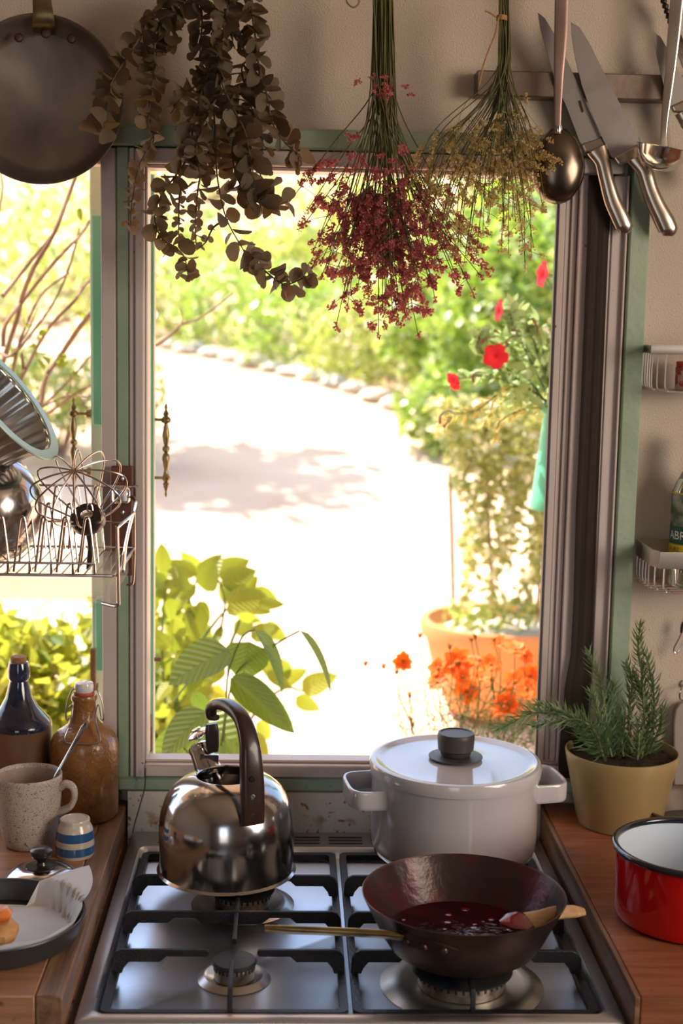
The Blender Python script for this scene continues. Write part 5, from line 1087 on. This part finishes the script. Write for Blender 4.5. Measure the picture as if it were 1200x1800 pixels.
LF = leaf_mesh('small_leaf', M['brightleaf'], 1, .26, .3, .2, 5)
for px, py in ((60, 603), (66, 618), (78, 650), (88, 640), (101, 640), (135, 645), (68, 590), (150, 560), (140, 365), (120, 430), (46, 576), (112, 632), (128, 652)):
    for _ in range(2): inst('leaf', LF, bs, at(px, py, .74), rvec(), rvec(), uni(.012, .024))
B().tube(smooth_path([at(248, 622, .9), at(290, 597, .9), at(320, 570, .9), at(345, 562, .9), at(372, 545, .9), at(411, 515, .9)], 4), [.0035, .0022, .0016], 6).tube([at(319, 571, .9), at(321, 555, .9), at(317, 541, .9)], .0012, 5).obj('bare_twig', M['bark'], origin=at(290, 597, .9), label='forked bare twig reaching in from left against the hedge', cat='twig')
# foliage under the left opening
bush('sunlit_bush', 'dense yellow green bush outside, under the dish rack, behind bottles', gp(60, 1215, 1.25), (.40, .24, .20), 2400, .060, 'brightleafS', Wd=.32, shell=.2)
bush('sunlit_bush', 'yellow green bush low in left corner of main opening', gp(300, 1270, 1.15), (.12, .16, .17), 650, .060, 'brightleafS', Wd=.32, shell=.2)
# broad leaved plants at the lower left of the main opening
BLm = leaf_mesh('broad_leaf', M['bigleaf'], 1, .33, .22, .22, 10, .82)
BRm = leaf_mesh('bright_leaf', M['brightleaf'], 1, .24, .25, .15, 8, .9)
bl = thing('broad_leaf_plant', at(390, 1330, .32), 'broad green leaved plant just outside sill behind the kettle', 'plant')
def leafpx(root, me, a, b, Ya, Yb, nrm, w=1.0, nm='leaf'):
    p, q = at(*a, Ya), at(*b, Yb); d = q-p; L_ = d.length; return inst(nm, me, root, p, d, nrm, (L_*w, L_, L_))
leafpx(bl, BLm, (402, 1142), (293, 1186), .34, .30, (-.1, -.55, .8), 1.15)
leafpx(bl, BLm, (438, 1128), (425, 1196), .36, .35, (0, -1, .15), 1.75)
leafpx(bl, BLm, (448, 1106), (514, 1205), .36, .32, (.8, -.4, .5), .55)
leafpx(bl, BLm, (526, 1108), (602, 1206), .36, .33, (.9, -.2, .5), .40)
leafpx(bl, BLm, (408, 1188), (518, 1262), .30, .27, (.3, -.5, .8), .5); leafpx(bl, BLm, (405, 1192), (520, 1280), .34, .30, (.3, -.8, .3), .6)
leafpx(bl, BLm, (362, 1250), (277, 1320), .30, .26, (-.1, -.45, .9), 1.0)
leafpx(bl, BLm, (352, 1262), (452, 1330), .38, .34, (.1, -.8, .6), 1.2); leafpx(bl, BLm, (340, 1215), (372, 1262), .36, .36, (-.5, -.8, .3), .8)
leafpx(bl, BLm, (350, 1290), (262, 1380), .36, .34, (.1, -1, .2), 1.2)
for pts in ([(380, 1370, .36), (395, 1260, .35), (400, 1190, .35), (412, 1150, .35), (427, 1118, .35), (448, 1106, .36)], [(385, 1370, .36), (405, 1210, .36), (440, 1158, .36), (480, 1135, .36), (505, 1120, .36), (526, 1109, .36)],
            [(300, 1240, .38), (330, 1200, .36), (345, 1188, .35)], [(342, 1335, .3), (320, 1312, .3), (300, 1290, .3)], [(380, 1370, .36), (372, 1310, .34), (362, 1250, .31)], [(400, 1190, .35), (402, 1160, .345), (402, 1142, .34)]):
    B().tube(smooth_path([at(x, y, d) for x, y, d in pts], 5), .0016, 6).obj('stem', M['cosstem'], bl)
sg = thing('sunlit_shrub', at(350, 1330, .95), 'backlit yellow green shrub rising left in the main opening', 'plant')
spec = [(330, 1040, 300, 990), (345, 1010, 290, 985), (350, 1030, 385, 975), (380, 1010, 435, 985), (390, 1030, 450, 1000), (400, 1060, 470, 1045), (355, 1065, 330, 1130), (345, 1030, 310, 1055), (400, 1080, 440, 1050), (410, 1110, 450, 1090), (420, 1075, 460, 1100),
        (285, 1020, 275, 1060), (300, 1090, 330, 1120), (330, 1140, 300, 1120), (440, 1120, 490, 1100), (480, 1200, 540, 1180), (530, 1215, 590, 1185), (520, 1225, 560, 1250), (470, 1180, 510, 1210), (300, 1140, 270, 1170), (430, 1050, 452, 1012), (362, 1040, 372, 985), (310, 1010, 278, 1000), (412, 1062, 388, 1018), (455, 1060, 497, 1062), (290, 1060, 322, 1032),
        (380, 1180, 350, 1210), (300, 1200, 275, 1230), (450, 1270, 480, 1300), (440, 1290, 470, 1335), (400, 1300, 440, 1335), (510, 1190, 455, 1160), (500, 1240, 470, 1270), (340, 1090, 372, 1130), (352, 1000, 318, 975), (300, 1130, 340, 1150), (272, 1100, 300, 1080)]
for _ in range(75):
    x0 = 268+abs(random.gauss(0, 1))*75; y0 = uni(1000, 1330)
    if x0 > 272+(190 if y0 < 1120 else 150)-max(0, 1060-y0)*.2: continue
    a_ = uni(0, 6.28); l_ = uni(28, 52); spec.append((x0, y0, x0+math.cos(a_)*l_, y0+math.sin(a_)*l_))
for x0, y0, x1, y1 in spec:
    Yq = uni(.85, 1.1); leafpx(sg, BRm, (x0, y0), (x1, y1), Yq, Yq+uni(-.03, .03), (uni(-.5, .5), -1, uni(-.2, .9)), uni(.9, 1.5))
for pts in ([(330, 1360), (360, 1240), (380, 1140), (395, 1060), (380, 1010)], [(390, 1360), (450, 1250), (500, 1210), (530, 1215)], [(320, 1350), (310, 1200), (320, 1100), (345, 1020)], [(350, 1130), (385, 1085), (400, 1070)], [(300, 1350), (285, 1150), (290, 1020)], [(395, 1160), (430, 1060), (430, 1000)]):
    B().tube(smooth_path([at(x, y, .97) for x, y in pts], 5), [.004, .002], 6).obj('stem', M['cosstem'], sg)
# orange cosmos
co = thing('orange_cosmos', at(850, 1300, .62), 'orange cosmos in bloom just outside the sill behind the white pot', 'flower plant')
PT = leaf_mesh('petal', M['orange'], 1, .42, .15, .1, 5, .72)
def cosmos(px, py, r, Y, face, n=8):
    p = at(px, py, Y); m_ = mpp(p)*r; fr_ = frame(Vector(face).orthogonal(), face)
    hd_ = B().lathe(p, [(0, -.15*m_), (.16*m_, -.05*m_), (.20*m_, .05*m_), (.1*m_, .16*m_), (0, .18*m_)], 10, M=fr_).obj('flower_head', M['yellowc'], co)
    for k in range(n):
        a = 2*math.pi*k/n+uni(-.15, .15); d = fr_ @ Vector((math.cos(a), math.sin(a), uni(.05, .3))); nn = fr_ @ Vector((0, 0, 1))
        inst('petal', PT, hd_, p+d*m_*.1, d, nn+rvec()*.25, m_*uni(.85, 1.05))
    return p
fl = [(804, 1165, 30, (0, -.9, .6)), (770, 1175, 20, (-.4, -.8, .5)), (708, 1163, 18, (-.3, -.9, .4)), (768, 1200, 21, (-.2, -.4, .9)), (820, 1215, 24, (0, -.9, .4)), (845, 1190, 20, (.2, -.5, .9)), (862, 1168, 20, (.2, -.6, .8)), (905, 1142, 22, (.2, -.5, .9)), (922, 1152, 18, (.4, -.6, .7)),
      (877, 1130, 15, (-.5, -.6, .6)), (905, 1200, 26, (0, -.8, .6)), (932, 1190, 24, (.2, -.9, .5)), (890, 1238, 22, (.1, -.8, .5)), (905, 1248, 20, (.3, -.6, .7)), (925, 1212, 22, (.1, -.7, .8)), (878, 1245, 16, (-.3, -.8, .5)), (835, 1160, 15, (0, -.5, .9)), (812, 1190, 18, (.3, -.7, .6))]
for px, py, r, fc in fl:
    Y_ = .62+uni(-.05, .05); p = cosmos(px, py, r, Y_, Vector(fc)+rvec()*.2)
    B().tube(smooth_path([p, at(px+uni(-8, 8), py+60, Y_), at(840+(px-840)*.7+uni(-10, 10), 1300, Y_), at(840+(px-840)*.5, 1400, Y_)], 4), [.0009, .0014], 5).obj('stem', M['cosstem'], co)
for px, py in ((738, 1118), (642, 1167), (674, 1172), (697, 1182), (790, 1138), (835, 1120), (828, 1125), (720, 1223), (722, 1265), (725, 1275), (863, 1195), (868, 1125)):
    p = at(px, py, .6); m_ = mpp(p); b_ = B().lathe(p, [(0, -4*m_), (3*m_, -2*m_), (3.6*m_, 1*m_), (2*m_, 4*m_), (0, 5*m_)], 8)
    for k in range(6): d = (Vector((uni(-1, 1), uni(-1, 1), .8))).normalized(); b_.tube([p, p+d*8*m_], [1.6*m_, .4*m_], 4)
    b_.obj('bud', M['yellowc'] if py not in (1167, 1118, 1172) else M['orange'], co)
    if px > 700: B().tube(smooth_path([p, at(px+4, py+60, .6), at(800+(px-840)*.4, 1320, .6)], 4), .0009, 4).obj('stem', M['cosstem'], co)
for px, py in ((642, 1167), (674, 1172), (697, 1182)): B().tube(smooth_path([at(px, py, .6), at(px+20, py+40, .6), at(760, 1360, .6)], 4), .0005, 4).obj('stem', M['cosstem'], co)
b_ = B()
for k in range(900):
    px = uni(700, 945); py = 1200+random.random()**.7*120; 
    if px < 770 and random.random() < .55: continue
    p = at(px, py, .6+uni(-.05, .06)); d = (rvec()+Vector((0, 0, .5))).normalized()*uni(.012, .028); b_.tube([p, p+d*.5+rvec()*.002, p+d], [.0011, .0005], 3)
b_.obj('feathery_foliage', M['cosstem'], co, kind='stuff', smooth=False)
# petunia in a green hanging pot
pY2 = .60; gc = at(985, 895, pY2); gp_ = thing('hanging_pot', gc, 'flared green plastic pot hanging outside, half hidden by right sash', 'pot')
m_ = mpp(gc); zz0 = at(985, 715, pY2).z-gc.z
B().lathe(gc, [(0, .004), (50*m_, .004), (54*m_, 0), (55*m_, .003), (52*m_, zz0*.12), (36*m_, zz0*.93), (40*m_, zz0*.94), (41*m_, zz0), (37*m_, zz0), (34*m_, zz0*.95), (0, zz0*.93)], 40).obj('body', M['greenpot'], gp_)
B().tube(smooth_path([gc+Vector((.03, 0, zz0)), gc+Vector((.05, .02, zz0+.3)), gc+Vector((.05, .02, 2.3-gc.z))], 3), .001, 5).obj('hanging_wire', M['greywire'], gp_)
pt = thing('petunia', at(985, 712, pY2), 'red petunia spilling from green hanging pot at right of opening', 'flower plant')
PL = leaf_mesh('petunia_leaf', M['petleaf'], 1, .25, .3, .3, 5); PL2 = leaf_mesh('dry_leaf', M['drygold'], 1, .12, .3, .3, 4)
def pty(a): return pY2+a
stems_ = [[(975, 720), (940, 650), (915, 600), (900, 565), (895, 545)], [(975, 715), (945, 620), (930, 580), (905, 545), (895, 540)], [(970, 715), (920, 680), (880, 690), (840, 720), (800, 730), (775, 745)], [(970, 712), (900, 660), (860, 640), (840, 600), (845, 592)],
          [(975, 715), (950, 600), (940, 560), (930, 575)], [(970, 712), (900, 700), (870, 720), (850, 745)], [(960, 715), (900, 675), (850, 660), (815, 665), (797, 668)], [(970, 712), (960, 640), (962, 600)], [(965, 715), (910, 640), (890, 600), (860, 585), (842, 590)], [(970, 715), (920, 720), (880, 740), (870, 770)]]
leafn = 0
for sidx, s_ in enumerate(stems_):
    dy = uni(-.05, .05); pth = smooth_path([at(x, y, pty(dy*i/4)) for i, (x, y) in enumerate(s_)], 6); B().tube(pth, [.0016, .0009], 5).obj('stem', M['cosstem'], pt)
    for i in range(2, len(pth)):
        for _ in range(2):
            d = ((pth[i]-pth[i-1]).normalized()+rvec()*.9).normalized(); old = sidx in (2, 5, 9)
            inst('leaf', PL2 if old else PL, pt, pth[i]+rvec()*.004, d, rvec()+Vector((0, -.5, .6)), uni(.018, .030) if not old else uni(.014, .024)); leafn += 1
for k in range(70):
    px, py = uni(880, 965), uni(640, 720); inst('leaf', PL, pt, at(px, py, pty(uni(-.06, .05))), rvec()+Vector((-.3, 0, 0)), rvec()+Vector((0, -.6, .6)), uni(.02, .036))
def petu(px, py, r, face, sq=1.0):
    p = at(px, py, pty(-.06)); m_ = mpp(p)*r; fr_ = frame(Vector(face).orthogonal(), face); V = [p+fr_ @ Vector((0, 0, -m_*.5))]; N_ = 40
    for i in range(1, 5):
        for k in range(N_):
            a = 2*math.pi*k/N_; rr = [0, .18, .45, .82, 1][i]*m_*(1+((.10 if i == 3 else .24)*(abs(math.cos(a*2.5))**.7-.5) if i > 2 else 0)+(.04*math.sin(a*11) if i == 4 else 0)); z = [-.5, -.25, -.05, .02, -.03+.05*math.sin(5*a)][i]*m_
            V.append(p+fr_ @ Vector((rr*math.cos(a), rr*sq*math.sin(a), z)))
    o = B().add(V, [(0, 1+k, 1+(k+1) % N_) for k in range(N_)]+[(1+(i-1)*N_+k, 1+i*N_+k, 1+i*N_+(k+1) % N_, 1+(i-1)*N_+(k+1) % N_) for i in range(1, 4) for k in range(N_)]).obj('flower', M['redpetal'], pt, ang=80)
    B().tube([p-fr_ @ Vector((0, 0, m_*.45)), p-fr_ @ Vector((0, 0, m_*1.6))], [.16*m_, .06*m_], 8).obj('flower_tube', M['petleaf'], pt)
petu(871, 626, 21, (-.1, -1, .15)); petu(876, 546, 19, (-.97, -.2, .1), 1); petu(796, 668, 13, (-.6, -.6, -.4)); petu(952, 482, 22, (-.95, -.25, .1)); petu(800, 680, 9, (-.3, -.6, -.7))
B().tube(smooth_path([at(958, 484, .56), at(975, 520, .6), at(985, 600, .6), at(985, 712, .6)], 4), .0012, 5).obj('stem', M['cosstem'], pt)
for pts in ([(846, 596), (845, 605), (856, 594), (870, 594)], [(892, 610), (890, 600), (900, 592), (915, 590)], [(832, 672), (830, 660), (840, 654), (855, 656)], [(773, 745), (774, 730), (786, 722), (800, 728)], [(868, 580), (880, 588)], [(898, 580), (915, 583)], [(936, 560), (943, 575), (944, 592)], [(779, 752), (790, 735)]):
    q = [at(x, y, pty(-.04)) for x, y in pts]; B().tube(smooth_path(q, 4), [.0030, .0016, .0008], 7).obj('spent_bud', M['bark'], pt)
print('objects', len(bpy.data.objects))
